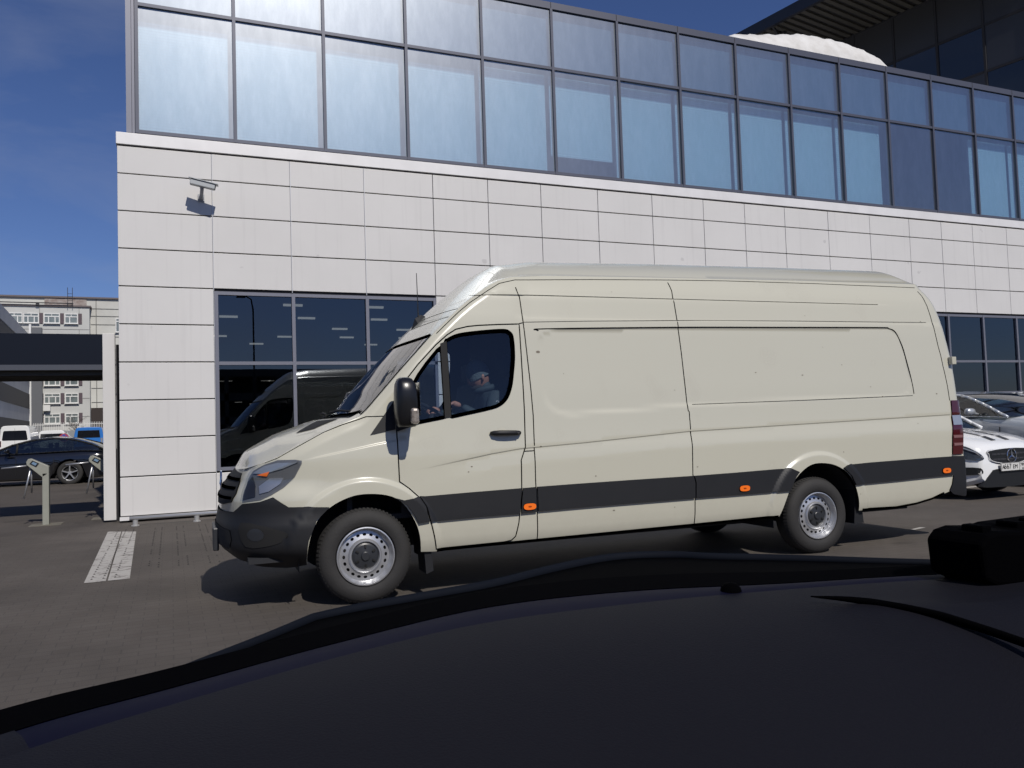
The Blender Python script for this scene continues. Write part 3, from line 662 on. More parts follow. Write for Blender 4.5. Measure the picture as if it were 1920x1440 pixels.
for k in range(26):
    z=.9+k*.07; a=rt.uniform(0,6.28); l=rt.uniform(.5,1.1); p0=Vector((-7.88,82,z)); p1=p0+Vector((math.cos(a)*l,math.sin(a)*l*.5,l*rt.uniform(.5,1.2))); b.tube([p0,(p0+p1)/2+Vector((0,0,.08)),p1],[.022,.014,.006],4)
    for q in range(3): p2=p0.lerp(p1,rt.uniform(.4,1)); b.tube([p2,p2+Vector((rt.uniform(-.4,.4),0,rt.uniform(.1,.4)))],[.01,.005],3)
b.build('crown',pm('twigs',(.07,.055,.045),.9),tr)
# ---------------------------------------------------------------- dark tower behind, upper right
P0=Vector((24.5,20,0)); ang=math.radians(100.6); U_=Vector((math.cos(ang),math.sin(ang),0)); O_=Vector((-math.sin(ang),math.cos(ang),0))
if O_.x>0: O_=-O_
tw=thing('glass_tower','dark glazed taller building with deep ribbed roof overhang behind the office roof','building',P0)
def obox(mb,s0,s1,o0,o1,z0,z1):
    v=[P0+U_*s+O_*o+Vector((0,0,z)) for z in (z0,z1) for s,o in ((s0,o0),(s1,o0),(s1,o1),(s0,o1))]
    return mb.add(v,[(0,3,2,1),(4,5,6,7),(0,1,5,4),(1,2,6,5),(2,3,7,6),(3,0,4,7)])
tg=pm('dark tower glass',(.012,.015,.018),.05,0,.8,coat=.3); tg2=pm('tower reflection tone',(.04,.041,.044),.35,noise=(.5,.5,(.03,.031,.034)))  # paler tone puts reflections into the colour of some tower panels
b=MB(); obox(b,-4.6,3.5,-12,-.05,0,15.6); b.build('core',M['darkin'],tw,fix=True)
zs_=[6,7.6,9.2,10.8,12.4,13.95,15.6]
k=0
for i in range(5):
    s1=2.46+1.0-0.0 if i==0 else 2.46-(i-1)*1.55; s0=2.46-i*1.55
    for j in range(len(zs_)-1):
        b=MB(); o_=random.uniform(-.012,.012); obox(b,s0+.04,s1-.04,-.02+o_,.0+o_,zs_[j]+.04,zs_[j+1]-.04); mt_=tg2 if (j==5 or (i*7+j*3)%5==0) else tg; b.build('glass_panel',mt_,tw,fix=True)
b=MB()
for i in range(6): s=2.46-(i-1)*1.55; obox(b,s-.04,s+.04,-.04,.03,5,15.6)
for z in zs_: obox(b,-4.6,3.5,-.035,.025,z-.04,z+.04)
b.build('mullions',M['joint'],tw,fix=True)
b=MB(); obox(b,-4.6,9,-12,3.35,15.68,15.86); b.build('roof',M['joint'],tw,fix=True)
b=MB(); obox(b,-4.6,9.2,3.35,3.5,15.55,15.95); obox(b,9,9.2,-12,3.35,15.55,15.95); b.build('roof_fascia',pm('tower fascia',(.012,.014,.02),.4),tw,fix=True)
b=MB()
for k in range(43): s=-4.6+k*.31; obox(b,s,s+.16,.05,3.34,15.60,15.675)
b.build('soffit_ribs',pm('soffit metal',(.06,.056,.046),.5),tw,fix=True)
b=MB(); b.tube([P0+U_*3.6+O_*2.6+Vector((0,0,z)) for z in (9,16)],.09,8); b.bar(P0+U_*3.6+O_*2.6+Vector((0,0,15)),P0+U_*3.6+O_*3.4+Vector((0,0,15.8)),.08,.08); b.build('roof_strut',M['joint'],tw)
# ---------------------------------------------------------------- what stands behind the viewer (seen in the glazing)
gk=thing('parking_deck','long dark open parking deck across the forecourt','building',(0,-58,0))
b=MB(); b.box(-70,90,-75,-62,0,7.2); b.build('core',M['darkin'],gk)
for z in (2.4,4.8,7.2):
    b=MB(); b.box(-70,90,-62,-58,z-.25,z); b.box(-70,90,-58.1,-58,z,z+.5); b.build('deck',pm('deck concrete',(.10,.10,.095),.85),gk)
b=MB()
for k in range(33): b.box(-70+k*5,-69.6+k*5,-58.4,-58,0,7)
b.build('pillars',pm('deck pillar',(.09,.09,.085),.85),gk)
rg=random.Random(9)
for k in range(60):
    l=MB(); x=-20+k*1.1+rg.uniform(-.3,.3); z=rg.choice((4.2,4.4,6.6)); l.box(x,x+rg.uniform(.4,.95),-60.3,-60.2,z,z+.08); l.build('ceiling_light',M['lamp'],gk)
lpst=thing('street_lamp','tall dark street lamp with curved arm and lamp head across the forecourt','street lamp',(4.4,-20,0))
b=MB(); b.tube([(4.4,-20,0),(4.4,-20,4.6),(4.4,-20,4.65),(4.4,-20,8.3),(4.3,-20,8.9),(4.0,-20,9.1)],[.13,.10,.05,.045,.04,.04],8); b.build('pole',M['joint'],lpst,smooth=True)
b=MB(); b.box(3.5,4.0,-20.12,-19.88,8.98,9.12); b.build('lamp_head',M['joint'],lpst,bevel=.03)
# ---------------------------------------------------------------- the cream van
VX,VY,VA=1.359+0.0,6.1439,-.033
van=thing('delivery_van','long cream high roof van with dark grey side strips parked before the white building','van',(VX,VY,0),VA)
def T(l): return np.array(l,float)
def shell(name,P,F,fn,nf,mat,parent=None,both=True,back=False,flip=None,build=True):
    V=fn(P[:,0],P[:,1]); Nn=nf(P[:,0],P[:,1])
    Fa=np.array(F); fc=np.cross(V[Fa[:,1]]-V[Fa[:,0]],V[Fa[:,2]]-V[Fa[:,0]]); s=(fc*Nn[Fa[:,0]]).sum(1)
    if np.sum(s)<0: Fa=Fa[:,::-1]
    mb=MB(); mb.add(V,Fa.tolist(),0,Nn)
    if both=='sep':
        m2=MB(); m2.add(V*[1,-1,1]+[0,1.99,0],Fa[:,::-1].tolist(),0,Nn*[1,-1,1]); m2.build(name,mat,parent or van,world=False)
    elif both:
        V2=V*[1,-1,1]+[0,1.99,0]; N2=Nn*[1,-1,1]; mb.add(V2,Fa[:,::-1].tolist(),0,N2)
    return mb.build(name,mat,parent or van,world=False) if build else mb
def overlay(name,poly,off,mat,sp=.035,both=False,parent=None,skirt=.02,holes=(),fn=None,smoothn=0):
    poly=T(poly)
    if smoothn: poly=smooth_poly(poly,smoothn,True)
    P,F,loops=tri_region(poly,holes,sp)
    f=lambda a,z:soff(a,z,off); V=f(P[:,0],P[:,1]); Nn=snormal(P[:,0],P[:,1]); Fa=np.array(F)
    fc=np.cross(V[Fa[:,1]]-V[Fa[:,0]],V[Fa[:,2]]-V[Fa[:,0]])
    if (fc*Nn[Fa[:,0]]).sum()<0: Fa=Fa[:,::-1]
    mb=MB(); mb.add(V,Fa.tolist(),0,Nn)
    for l in loops:
        A=soff(l[:,0],l[:,1],off); B=soff(l[:,0],l[:,1],off-skirt); n=len(l)
        c=A.mean(0); 
        nn=np.roll(A,-1,0)-np.roll(A,1,0); sn=snormal(l[:,0],l[:,1]); on=np.cross(nn,sn); on/=np.linalg.norm(on,axis=1,keepdims=True)+1e-9
        if ((A-c)*on).sum()<0: on=-on
        mb.add(np.vstack([A,B]),[(i,(i+1)%n,n+(i+1)%n,n+i) for i in range(n)],0,np.vstack([on,on]))
    if both:
        q=MB(); q.add([(x,1.99-y,z) for x,y,z in mb.v],[t[::-1] for t in mb.f],0,[(a,-b,c) for a,b,c in mb.n])
        if both=='sep': q.build(name,mat,parent or van,world=False)
        else: mb.add(q.v,q.f,0,q.n)
    return mb.build(name,mat,parent or van,world=False)
def ribbon(mb,pts,w=.007,off=.0025,sm=0,closed=False):
    q=T(pts); 
    if sm: q=smooth_poly(q,sm,closed)
    q=resamp(q,.03,closed)
    if closed: q=np.vstack([q,q[:1]])
    d=np.gradient(q,axis=0); l=np.hypot(d[:,0],d[:,1])+1e-9; n=np.stack([-d[:,1]/l,d[:,0]/l],1)*w/2
    A=soff(q[:,0]+n[:,0],q[:,1]+n[:,1],off); B=soff(q[:,0]-n[:,0],q[:,1]-n[:,1],off); Nn=snormal(q[:,0],q[:,1]); k=len(q)
    mb.add(np.vstack([A,B]),[(i,i+1,k+i+1,k+i) for i in range(k-1)],0,np.vstack([Nn,Nn]))
# --- outline of the near side in (a, z)
BOT=T([(A0,.36),(-1.0,.36),(-.9,.33),(-.6,.31),(-.44,.335)])
FARCH=T([(-.438,.37),(-.411,.527),(-.354,.665),(-.258,.757),(-.141,.813),(-.028,.836),(.119,.827),(.234,.789),(.316,.71),(.381,.594),(.412,.493),(.425,.36)])
MID=T([(.541,.352),(1.4,.362),(2.9,.372),(3.84,.382)])
RARCH=T([(3.85,.395),(3.90,.50),(3.965,.63),(4.05,.74),(4.15,.815),(4.24,.853),(4.35,.861),(4.483,.842),(4.591,.798),(4.679,.731),(4.745,.63),(4.785,.50),(4.80,.376)])
END=T([(5.29,.366),(5.55,.385),(5.75,.42),(5.92,.469),(6.05,.50),(6.15,.50),(A1,.50)])
ta=np.concatenate([np.arange(A1,A0,-.03),[A0]]); TOPL=np.stack([ta,zedge(ta)],1)
OUT=np.vstack([BOT,smooth_poly(FARCH,3),MID,smooth_poly(RARCH,3),END,TOPL])
WIN=T([(9,9),(.700,1.418),(.698,1.45),(.698,1.60),(.698,1.80),(.698,2.000),(.725,2.032),(.80,2.066),(.907,2.086),(1.086,2.105),(1.215,2.112),(1.262,2.095),(1.283,2.05),(1.282,1.9),(1.262,1.765),(1.235,1.64),(1.19,1.545),(1.115,1.487),(.997,1.457),(.844,1.429),(.74,1.410),(.715,1.407)])
WIN=smooth_poly(WIN[1:],4,True)
QWIN=T([(.425,1.366),(.425,1.69),(.46,1.745),(.532,1.838),(.628,1.945),(.66,1.972),(.663,1.405)])
xs=np.arange(.38,6.12,.045); SPL=[np.stack([xs,belt(xs)+dz],1) for dz in (-.13,-.0075,0,.0075)]
for dz in (-.095,-.07,-.045,-.02):
    q_=np.arange(-.7,1.4,.03); SPL.append(np.stack([q_,zedge(q_)+dz],1))
SPL+=[np.stack([np.arange(1.45,6.0,.05),0*np.arange(1.45,6.0,.05)+z0],1) for z0 in (2.220,2.227,2.234,2.423,2.4325,2.442)]
rl=T([(1.5,1.5),(1.505,2.06),(1.53,2.115),(1.6,2.133),(2.9,2.162),(4,2.175),(5.3,2.188),(5.45,2.18),(5.54,2.14),(5.59,2.0),(5.615,1.8),(5.635,1.60),(5.64,1.50)])
rls=resamp(smooth_poly(rl,4),.03,False)
for o_ in (-.012,0,.012):
    d=np.gradient(rls,axis=0); l=np.hypot(*d.T)+1e-9; SPL.append(rls+np.stack([-d[:,1]/l,d[:,0]/l],1)*o_)
fx=np.arange(-.45,.24,.04)
for dz in (-.010,0,.010): SPL.append(np.stack([fx,lin(fx,[-.5,-.37,.1,.3],[1.10,1.125,1.21,1.24])+dz],1))
for cx,r0,w_,t0,t1 in ((0,.475,.13,.10,.90),(4.325,.50,.115,.08,.92)):
    for dr in (-.05,-.034,-.016,.0):
        tt=np.linspace(PI*t0,PI*t1,46); r_=r0+w_+dr; SPL.append(np.stack([cx+r_*np.cos(tt),.365+r_*np.sin(tt)],1))
DOOR=T([(.262,1.311),(.263,1.112),(.268,.914),(.34,.859),(.417,.786),(.465,.706),(.501,.601),(.529,.477),(.548,.372),(.77,.374),(1.123,.378),(1.185,.386),(1.221,.418),(1.248,.525),(1.265,.65),(1.282,.794),(1.287,1.031),(1.317,1.101),(1.33,1.138),(1.344,1.43),(1.351,1.841),(1.357,2.172),(1.168,2.165),(.99,2.155),(.894,2.144),(.795,2.12),(.716,2.072),(.616,1.989),(.459,1.830),(.362,1.715),(.303,1.611),(.275,1.507)])
P,F,_=tri_region(OUT,[WIN,QWIN],.034,None,splits=[np.vstack([DOOR,DOOR[:1]])]+SPL)
C=P[F].mean(1); ind=pip(C,DOOR)
body=shell('body',P,F[~ind],side,snormal,M['paint'],build=False)
doorm=shell('door',P,F[ind],side,snormal,M['paint'],build=False)
# --- top patch: bonnet, roof, windscreen opening
def ws_b(y): t=(y-.12)/.875; return -.155+.185*(1-np.clip(t,0,1))**2.0
def ws_t(y): t=(y-.12)/.875; return .480+.150*(1-np.clip(t,0,1))**2.2
xs=np.concatenate([np.linspace(_XF+.002,-.8,14),np.arange(-.77,5.9,.06),np.linspace(5.9,_XR-.001,16)])
TO=np.vstack([np.stack([xs,yedge(xs)],1),[[xs[-1],.995]],[[xs[0],.995]]])
yy=np.linspace(.995,.20,26)
def yA(x): return yedge(x)+.028
wbx=ws_b(yy); wtx=ws_t(yy)
xb0,xt0=wbx[-1],wtx[-1]; sx_=np.linspace(xb0,xt0,24)
WSP=np.vstack([np.stack([wbx,yy],1),np.stack([np.append(sx_,[]),yA(sx_)],1),np.stack([wtx,yy],1)[::-1]])
cowl=np.vstack([np.stack([wbx-.075,yy],1),np.stack([wbx,yy],1)[::-1]])
WSi=WSP.copy(); WSi[WSi[:,1]>.99,1]=.9949
P2,F2,_=tri_region(TO,[],.045,None,splits=[WSi,np.stack([wbx-.075,yy],1)],sx=.035)
C2=P2[F2].mean(1); inw=pip(C2,np.vstack([WSi,[[WSi[-1,0],1.2]],[[WSi[0,0],1.2]]])); inc=pip(C2,np.vstack([cowl])); inh=(~inw)&(~inc)&(C2[:,0]<np.interp(C2[:,1],yy[::-1],(wbx-.07)[::-1]))
topm=shell('roof',P2,F2[~inw&~inc&~inh],top,tnormal,M['paint'],build=False)
body.add(topm.v,topm.f,0,topm.n)
bodyo=body.build('body',M['paint'],van,world=False)
dooro=doorm.build('door',M['paint'],van,world=False)
shell('bonnet',P2,F2[inh],top,tnormal,M['paint'])
shell('cowl',P2,F2[inc],lambda x,y:toff(x,y,-.012),tnormal,M['blackplastic'])
shell('windscreen',P2,F2[inw],lambda x,y:toff(x,y,-.004),tnormal,M['wsglass'])
# windscreen black band and seams on the top patch
def tribbon(mb,pts,w,off=.002):
    q=resamp(T(pts),.04,False); d=np.gradient(q,axis=0); l=np.hypot(*d.T)+1e-9; n=np.stack([-d[:,1]/l,d[:,0]/l],1)*w/2
    for s in (0,1):
        A=toff(q[:,0]+n[:,0],q[:,1]+n[:,1],off); B=toff(q[:,0]-n[:,0],q[:,1]-n[:,1],off); Nn=tnormal(q[:,0],q[:,1]); k=len(q)
        if s: A,B,Nn=[a*[1,-1,1]+([0,1.99,0] if j<2 else [0,0,0]) for j,a in enumerate((A,B,Nn))]
        mb.add(np.vstack([A,B]),[(i,i+1,k+i+1,k+i) for i in range(k-1)],0,np.vstack([Nn,Nn]))
ws=MB(); 
tribbon(ws,np.stack([wtx-.004,yy],1),.022); tribbon(ws,np.stack([sx_,yA(sx_)+.004],1),.022); tribbon(ws,np.stack([wbx+.012,yy],1),.04)
ws.build('windscreen_seal',M['gap'],van,world=False)
tp=MB()
for o_ in (.14,.22,): tribbon(tp,np.stack([ws_t(yy)+o_+.02,yy],1),.005,.001)
tp.build('roof_seam',pm('roof seam',(.10,.10,.09),.7),van,world=False)
for s in (0,1):   # bonnet vents
    v=T([(-.46,.42),(-.33,.30),(-.14,.34),(-.27,.62)]); Pv,Fv,_=tri_region(v,[],.04)
    if s: fn=lambda x,y:toff(x,y,.004)*[1,-1,1]+[0,1.99,0]; nf=lambda x,y:tnormal(x,y)*[1,-1,1]
    else: fn=lambda x,y:toff(x,y,.004); nf=tnormal
    shell('bonnet_vent',Pv,Fv,fn,nf,M['gap'],both=False)
# --- windows
for nm,poly in (('door_window',WIN),('quarter_window',QWIN)):
    Pw,Fw,_=tri_region(poly,[],.06); shell(nm,Pw,Fw,lambda a,z:soff(a,z,-.010),snormal,M['vanglass'],parent=dooro,both='sep')
    r=MB(); ribbon(r,poly,.030,.004,0,True); q=MB(); q.add([(x,1.99-y,z) for x,y,z in r.v],[f[::-1] for f in r.f],0,[(a,-b,c) for a,b,c in r.n]); 
    r.build('window_seal',M['blackplastic'],dooro,world=False); q.build('window_seal',M['blackplastic'],dooro,world=False)
overlay('window_post',[(.655,1.395),(.655,2.0),(.708,2.02),(.708,1.40)],.006,M['gap'],parent=dooro)
overlay('mirror_base',[(.262,1.30),(.268,1.545),(.34,1.640),(.43,1.685),(.43,1.352)],.008,M['blackplastic'],both='sep',parent=dooro)
overlay('corner_trim',[(.255,1.548),(.055,1.282),(.254,1.318)],.006,M['blackplastic'],both='sep')
# --- seams, and painted shade lines on pressed edges
gapm=M['gap']
def gapo(pts,w,mat=None,nm='panel_gap',off=.0025):
    q=MB(); ribbon(q,pts,w,off); q.build(nm,mat or gapm,van,world=False)
gapo(np.vstack([DOOR,DOOR[:1]]),.009)
gapo([(1.372,2.50),(1.39,2.412),(1.392,2.322),(1.396,2.185),(1.406,1.898),(1.415,1.652),(1.420,1.391),(1.411,1.152),(1.407,.877),(1.41,.696),(1.415,.374)],.008)
gapo([(1.322,1.103),(1.405,1.104)],.007); gapo([(1.357,2.175),(1.397,2.184)],.007)
gapo([(2.925,2.60),(2.933,2.513),(2.922,2.411),(2.921,2.293),(2.921,2.166),(2.926,1.939),(2.927,1.674),(2.929,1.399),(2.939,1.387),(2.935,1.21),(2.935,1.091),(2.926,.825),(2.945,.753),(2.938,.626),(2.932,.378)],.008)
gapo([(6.16,2.60),(6.150,2.53),(6.132,2.472),(6.107,2.252),(6.095,2.011),(6.101,1.776),(6.115,1.563),(6.118,1.422)],.007)
gapo([(-.758,1.097),(-.651,1.132),(-.485,1.218),(-.303,1.312),(-.152,1.368),(-.026,1.405),(.03,1.424),(.25,1.426)],.006)
sm2=pm('seam and shade tone',(.15,.145,.12),.6); sm2b=pm('roof seam and shade tone',(.22,.215,.175),.6)
gapo(rls[22:],.008,sm2,'seam_and_shade_line'); gapo([(.635,2.085),(.734,2.175),(.84,2.270),(.949,2.355),(1.115,2.462),(1.232,2.532),(1.382,2.570),(2.128,2.602),(2.918,2.627),(3.602,2.643),(4.689,2.651),(6.171,2.645)],.005,sm2b,'seam_and_shade_line'); gapo([(.95,2.415),(1.2,2.425),(1.5,2.430),(3.0,2.432),(4.6,2.433),(5.4,2.433)],.0045,pm('soft seam and shade tone',(.33,.32,.26),.6),'seam_and_shade_line')  # dark lines paint ledge shade round the recess and upper crease; roof seam real
sm3=pm('fine seam and shade tone',(.27,.262,.21),.6); gapo([(2.982,1.452),(4.199,1.463),(5.62,1.483)],.004,sm3,'seam_and_shade_line'); gapo([(1.399,2.188),(1.996,2.206),(3.105,2.229),(4.211,2.241),(6.02,2.251)],.0035,sm3,'seam_and_shade_line')  # thin dark ribbons paint the shade of lower recess edge and side crease
# --- rubbing strips
ST={'a':[(.417,.788),(.832,.797),(1.278,.804),(1.262,.70),(1.256,.598),(.87,.597),(.503,.590),(.468,.70)],
'b':[(1.290,.804),(1.402,.806),(1.402,.602),(1.268,.599),(1.275,.70)],
'c':[(1.416,.807),(1.774,.811),(2.283,.814),(2.921,.815),(2.937,.755),(2.930,.617),(2.274,.614),(1.766,.611),(1.420,.606)],
'd':[(2.934,.815),(3.388,.82),(3.836,.828),(3.975,.828),(4.075,.790),(4.03,.745),(3.955,.62),(3.377,.617),(2.941,.617),(2.950,.753)],
'e':[(4.61,.80),(4.66,.826),(4.98,.836),(5.325,.840),(5.731,.845),(6.05,.846),(6.055,.655),(5.716,.650),(5.31,.639),(4.745,.630),(4.695,.725)],
'f':[(.235,.79),(.296,.770),(.405,.785),(.455,.707),(.492,.595),(.405,.585),(.372,.65),(.312,.735)]}
for k_,poly in ST.items():
    so_=overlay('side_strip',poly,.020,M['blackplastic'],both=False,skirt=.03,sp=.02)
    z1=.835 if k_!='f' else .80
for a,z in ((1.338,.700),(3.456,.722),(5.947,.755)):
    z-=.048
    mk=overlay('side_marker',[(a+.055*math.copysign(abs(math.cos(t))**.7,math.cos(t)),z+.026*math.copysign(abs(math.sin(t))**.7,math.sin(t))) for t in np.linspace(0,2*PI,20,endpoint=False)],.032,M['orange'],skirt=.03)
    overlay('marker_core',[(a+.016*math.cos(t),z+.007*math.sin(t)) for t in np.linspace(0,2*PI,8,endpoint=False)],.034,pm('marker core',(.30,.04,.0),.4),skirt=.004,parent=mk)
# --- sill bright edge
sl=MB(); ribbon(sl,[(.55,.364),(1.4,.374),(2.9,.384),(3.83,.394)],.022,.012); ribbon(sl,[(4.83,.388),(5.29,.378),(5.55,.398),(5.75,.432),(5.92,.481)],.022,.012); sl.build('sill_flange',M['paint'],van,world=False)
# --- bumper, grille, headlights
bumper=overlay('front_bumper',[(A0,.36),(-1.0,.36),(-.9,.33),(-.6,.31),(-.445,.335),(-.445,.37),(-.418,.527),(-.361,.665),(-.27,.755),(-.41,.765),(-.557,.770),(-.664,.845),(-.755,.815),(-.896,.800),(-.95,.765),(-1.004,.735),(-1.25,.725),(A0,.72)],.012,M['blackplastic'],both=True,sp=.045,skirt=.03)
overlay('fog_recess',[(-.90,.66),(-.60,.60),(-.56,.55),(-.66,.50),(-.86,.49)],.016,M['gap'],both='sep',smoothn=3,skirt=.004,parent=bumper)
ff=overlay('fog_lamp',[(-.78+.06*math.cos(t),.575+.045*math.sin(t)) for t in np.linspace(0,2*PI,14,endpoint=False)],.018,M['hub'],both='sep',skirt=.004,parent=bumper)
overlay('lower_intake',[(A0,.46),(-1.05,.46),(-1.0,.53),(-1.02,.60),(A0,.62)],.016,M['gap'],both=True,skirt=.004,parent=bumper)
gr=overlay('grille',[(A0,.765),(-1.30,.775),(-1.05,.805),(-1.0,.87),(-1.04,.96),(-1.12,1.015),(A0,1.025)],.008,M['gap'],both=True)
for z0 in (.83,.90,.965):
    r=MB(); ribbon(r,[(A0,z0),(-1.35,z0),(-1.04+.0,z0+.005)],.022,.014); q=MB(); q.add([(x,1.99-y,z) for x,y,z in r.v],[f[::-1] for f in r.f],0,[(a,-b,c) for a,b,c in r.n]); r.add(q.v,q.f,0,q.n); r.build('grille_bar',M['hub'],gr,world=False)
def star(mb,c,R,ax='-x',mi=0,th=.012):
    # three-pointed star in a ring, in the y-z plane facing -x (or -y)
    def P(u,v,d): return (c[0]-d,c[1]+u,c[2]+v) if ax=='-x' else (c[0]+u,c[1]-d,c[2]+v)
    ring=[P(R*math.cos(t),R*math.sin(t),th) for t in np.linspace(0,2*PI,28)]; mb.tube(ring,R*.07,6,mi,cap=False)
    for k in range(3):
        t=PI/2+k*2*PI/3; tip=P(R*math.cos(t),R*math.sin(t),th); l=P(R*.13*math.cos(t+PI/3*1),R*.13*math.sin(t+PI/3),th); r=P(R*.13*math.cos(t-PI/3),R*.13*math.sin(t-PI/3),th); cc=P(0,0,th*2.2)
        o_=P(0,0,th*.3); mb.add([tip,l,cc,r,o_],[(0,1,2),(0,2,3),(0,4,1),(0,3,4)],mi)
sb=MB(); star(sb,(-1.0,.995,.92),.105); sb.build('star_emblem',M['chrome'],gr,fix=True,world=False)
HLP=[(-.905,.812),(-.915,.896),(-.905,.982),(-.869,1.038),(-.754,1.086),(-.647,1.116),(-.513,1.118),(-.462,1.108),(-.463,1.085),(-.515,.99),(-.592,.915),(-.68,.862),(-.756,.828)]
for s in (0,1):
    def mir(mb): 
        if s: 
            mb.v=[(x,1.99-y,z) for x,y,z in mb.v]; mb.f=[f[::-1] for f in mb.f]; mb.n=[(a,-b,c) for a,b,c in mb.n]
        return mb
    def ov(nm,poly,off,mat,par=van,skirt=.015,sp=.03):
        o_=overlay(nm,poly,off,mat,sp=sp,skirt=skirt,parent=par)
        if s:
            me=o_.data; me.transform(Matrix.Translation((0,1.99,0))@Matrix.Diagonal((1,-1,1,1))); me.flip_normals()
        return o_
    hl_=ov('headlight',HLP,.003,pm('headlamp housing',(.11,.115,.125),.3,coat=.5))
    hc=np.mean(HLP,axis=0)
    ov('lens',[(hc[0]+(x-hc[0])*.97,hc[1]+(z-hc[1])*.97) for x,z in HLP],.026,M['lens'],hl_,skirt=.002)
    ov('reflector',[(-.78,.925),(-.70,.985),(-.60,.985),(-.62,.94),(-.70,.885),(-.765,.87)],.012,M['reflector'],hl_)
    ov('reflector',[(-.85,1.02),(-.75,1.07),(-.64,1.095),(-.49,1.098),(-.60,1.055),(-.74,1.02)],.012,M['clearlens'],hl_)
    ov('indicator',[(-.80,1.01),(-.70,1.035),(-.72,1.0)],.014,M['orange'],hl_,skirt=.003)
    ov('lamp_bowl',[(-.895,.83),(-.90,.96),(-.85,1.0),(-.81,.93),(-.80,.85)],.010,pm('lamp bowl',(.02,.02,.022),.3),hl_)
# --- tail lights and rear bumper
for s in (0,1):
    tl_=ov('tail_light',[(6.128,1.422),(6.118,1.30),(6.100,1.18),(6.078,1.05),(6.062,.865),(6.20,.865),(6.24,1.1),(6.27,1.422)],.014,M['red'])
    ov('reversing_lens',[(6.113,1.265),(6.104,1.165),(6.255,1.165),(6.262,1.265)],.018,M['clearlens'],tl_,skirt=.006)
    for z0 in (.955,1.035): ov('reflector',[(6.085,z0),(6.087,z0+.028),(6.21,z0+.028),(6.205,z0)],.018,pm('tail reflector',(.20,.10,.10),.3,coat=.6),tl_,skirt=.006)
    if s==0: pass
overlay('rear_bumper',[(6.058,.850),(6.060,.66),(6.035,.56),(6.0,.50),(6.05,.46),(6.2,.43),(A1,.43),(A1,.70),(6.5,.80),(6.3,.84)],.012,M['blackplastic'],both=True,skirt=.05)
hg=MB(); hg.box(6.18,6.24,.03,.08,1.80,1.88); hg.build('hinge',M['paint'],van,world=False,bevel=.005)
# --- door handle
hb=overlay('handle_recess',[(1.135+.047*math.cos(t),1.258+.047*math.sin(t)) for t in np.linspace(0,2*PI,24,endpoint=False)],.001,pm('recess paint',(.46,.445,.36),.35,coat=.6),skirt=.001,parent=dooro)
hm=MB(); y0=float(side(T([1.15]),T([1.258]))[0,1]); hm.tube([(1.035,y0-.01,1.262),(1.05,y0-.032,1.262),(1.10,y0-.045,1.262),(1.17,y0-.048,1.260),(1.24,y0-.045,1.258),(1.275,y0-.03,1.256),(1.287,y0-.01,1.256)],[.014,.019,.021,.021,.02,.018,.012],10)
hm.build('door_handle',M['blackplastic'],dooro,smooth=True,world=False)
hm=MB(); hm.lathe([(0,-.0),(.009,0),(.009,.01)],(1.255,y0-.066,1.258),12); hm.build('keyhole',M['chrome'],dooro,world=False)
# --- mirrors
for s in (0,1):
    m_=MB(); prof=[]; 
    secs=[(1.335,.235,.40,.045),(1.36,.215,.425,.075),(1.42,.205,.430,.095),(1.52,.205,.427,.105),(1.60,.208,.420,.105),(1.66,.215,.405,.095),(1.70,.235,.375,.06),(1.712,.26,.345,.03)]
    v=[];f=[];n=20
    for z,xa,xb,hy in secs:
        for k in range(n):
            t=2*PI*k/n; cx=(xa+xb)/2; c_=math.copysign(abs(math.cos(t))**.55,math.cos(t)); s__=math.copysign(abs(math.sin(t))**.55,math.sin(t))
            v.append((cx+(xb-xa)/2*c_+ .05*(z-1.5)*0,-.165+hy*s__*1.05,z))
    for i in range(len(secs)-1):
        for k in range(n): f.append((i*n+k,i*n+(k+1)%n,(i+1)*n+(k+1)%n,(i+1)*n+k))
    f.append(tuple(range(n))[::-1]); f.append(tuple((len(secs)-1)*n+k for k in range(n)))
    m_.add([(.232+(x-.232)*.76,y*.94-.006,z) for x,y,z in v],f); m_.bar((.33,-.10,1.40),(.34,.10,1.42),.10,.06); m_.bar((.33,-.10,1.60),(.36,.10,1.60),.06,.04)
    if s: m_.v=[(x,1.99-y,z) for x,y,z in m_.v]; m_.f=[q[::-1] for q in m_.f]
    mo=m_.build('wing_mirror',pm('mirror shell',(.008,.0085,.01),.3),van,smooth=True,world=False); mo.data.set_sharp_from_angle(angle=math.radians(50))
    i_=MB(); i_.box(.305,.370,-.285,-.20,1.355,1.475); 
    g_=MB(); g_.box(.384,.388,-.245,-.085,1.42,1.67)
    for q in (i_,g_):
        if s: q.v=[(x,1.99-y,z) for x,y,z in q.v]; q.f=[t[::-1] for t in q.f]
    i_.build('indicator',pm('mirror lamp',(.42,.38,.34),.15,.4,coat=1,noise=(40,.8,(.12,.09,.08))),mo,world=False,bevel=.02); g_.build('mirror_glass',M['chrome'],mo,world=False)
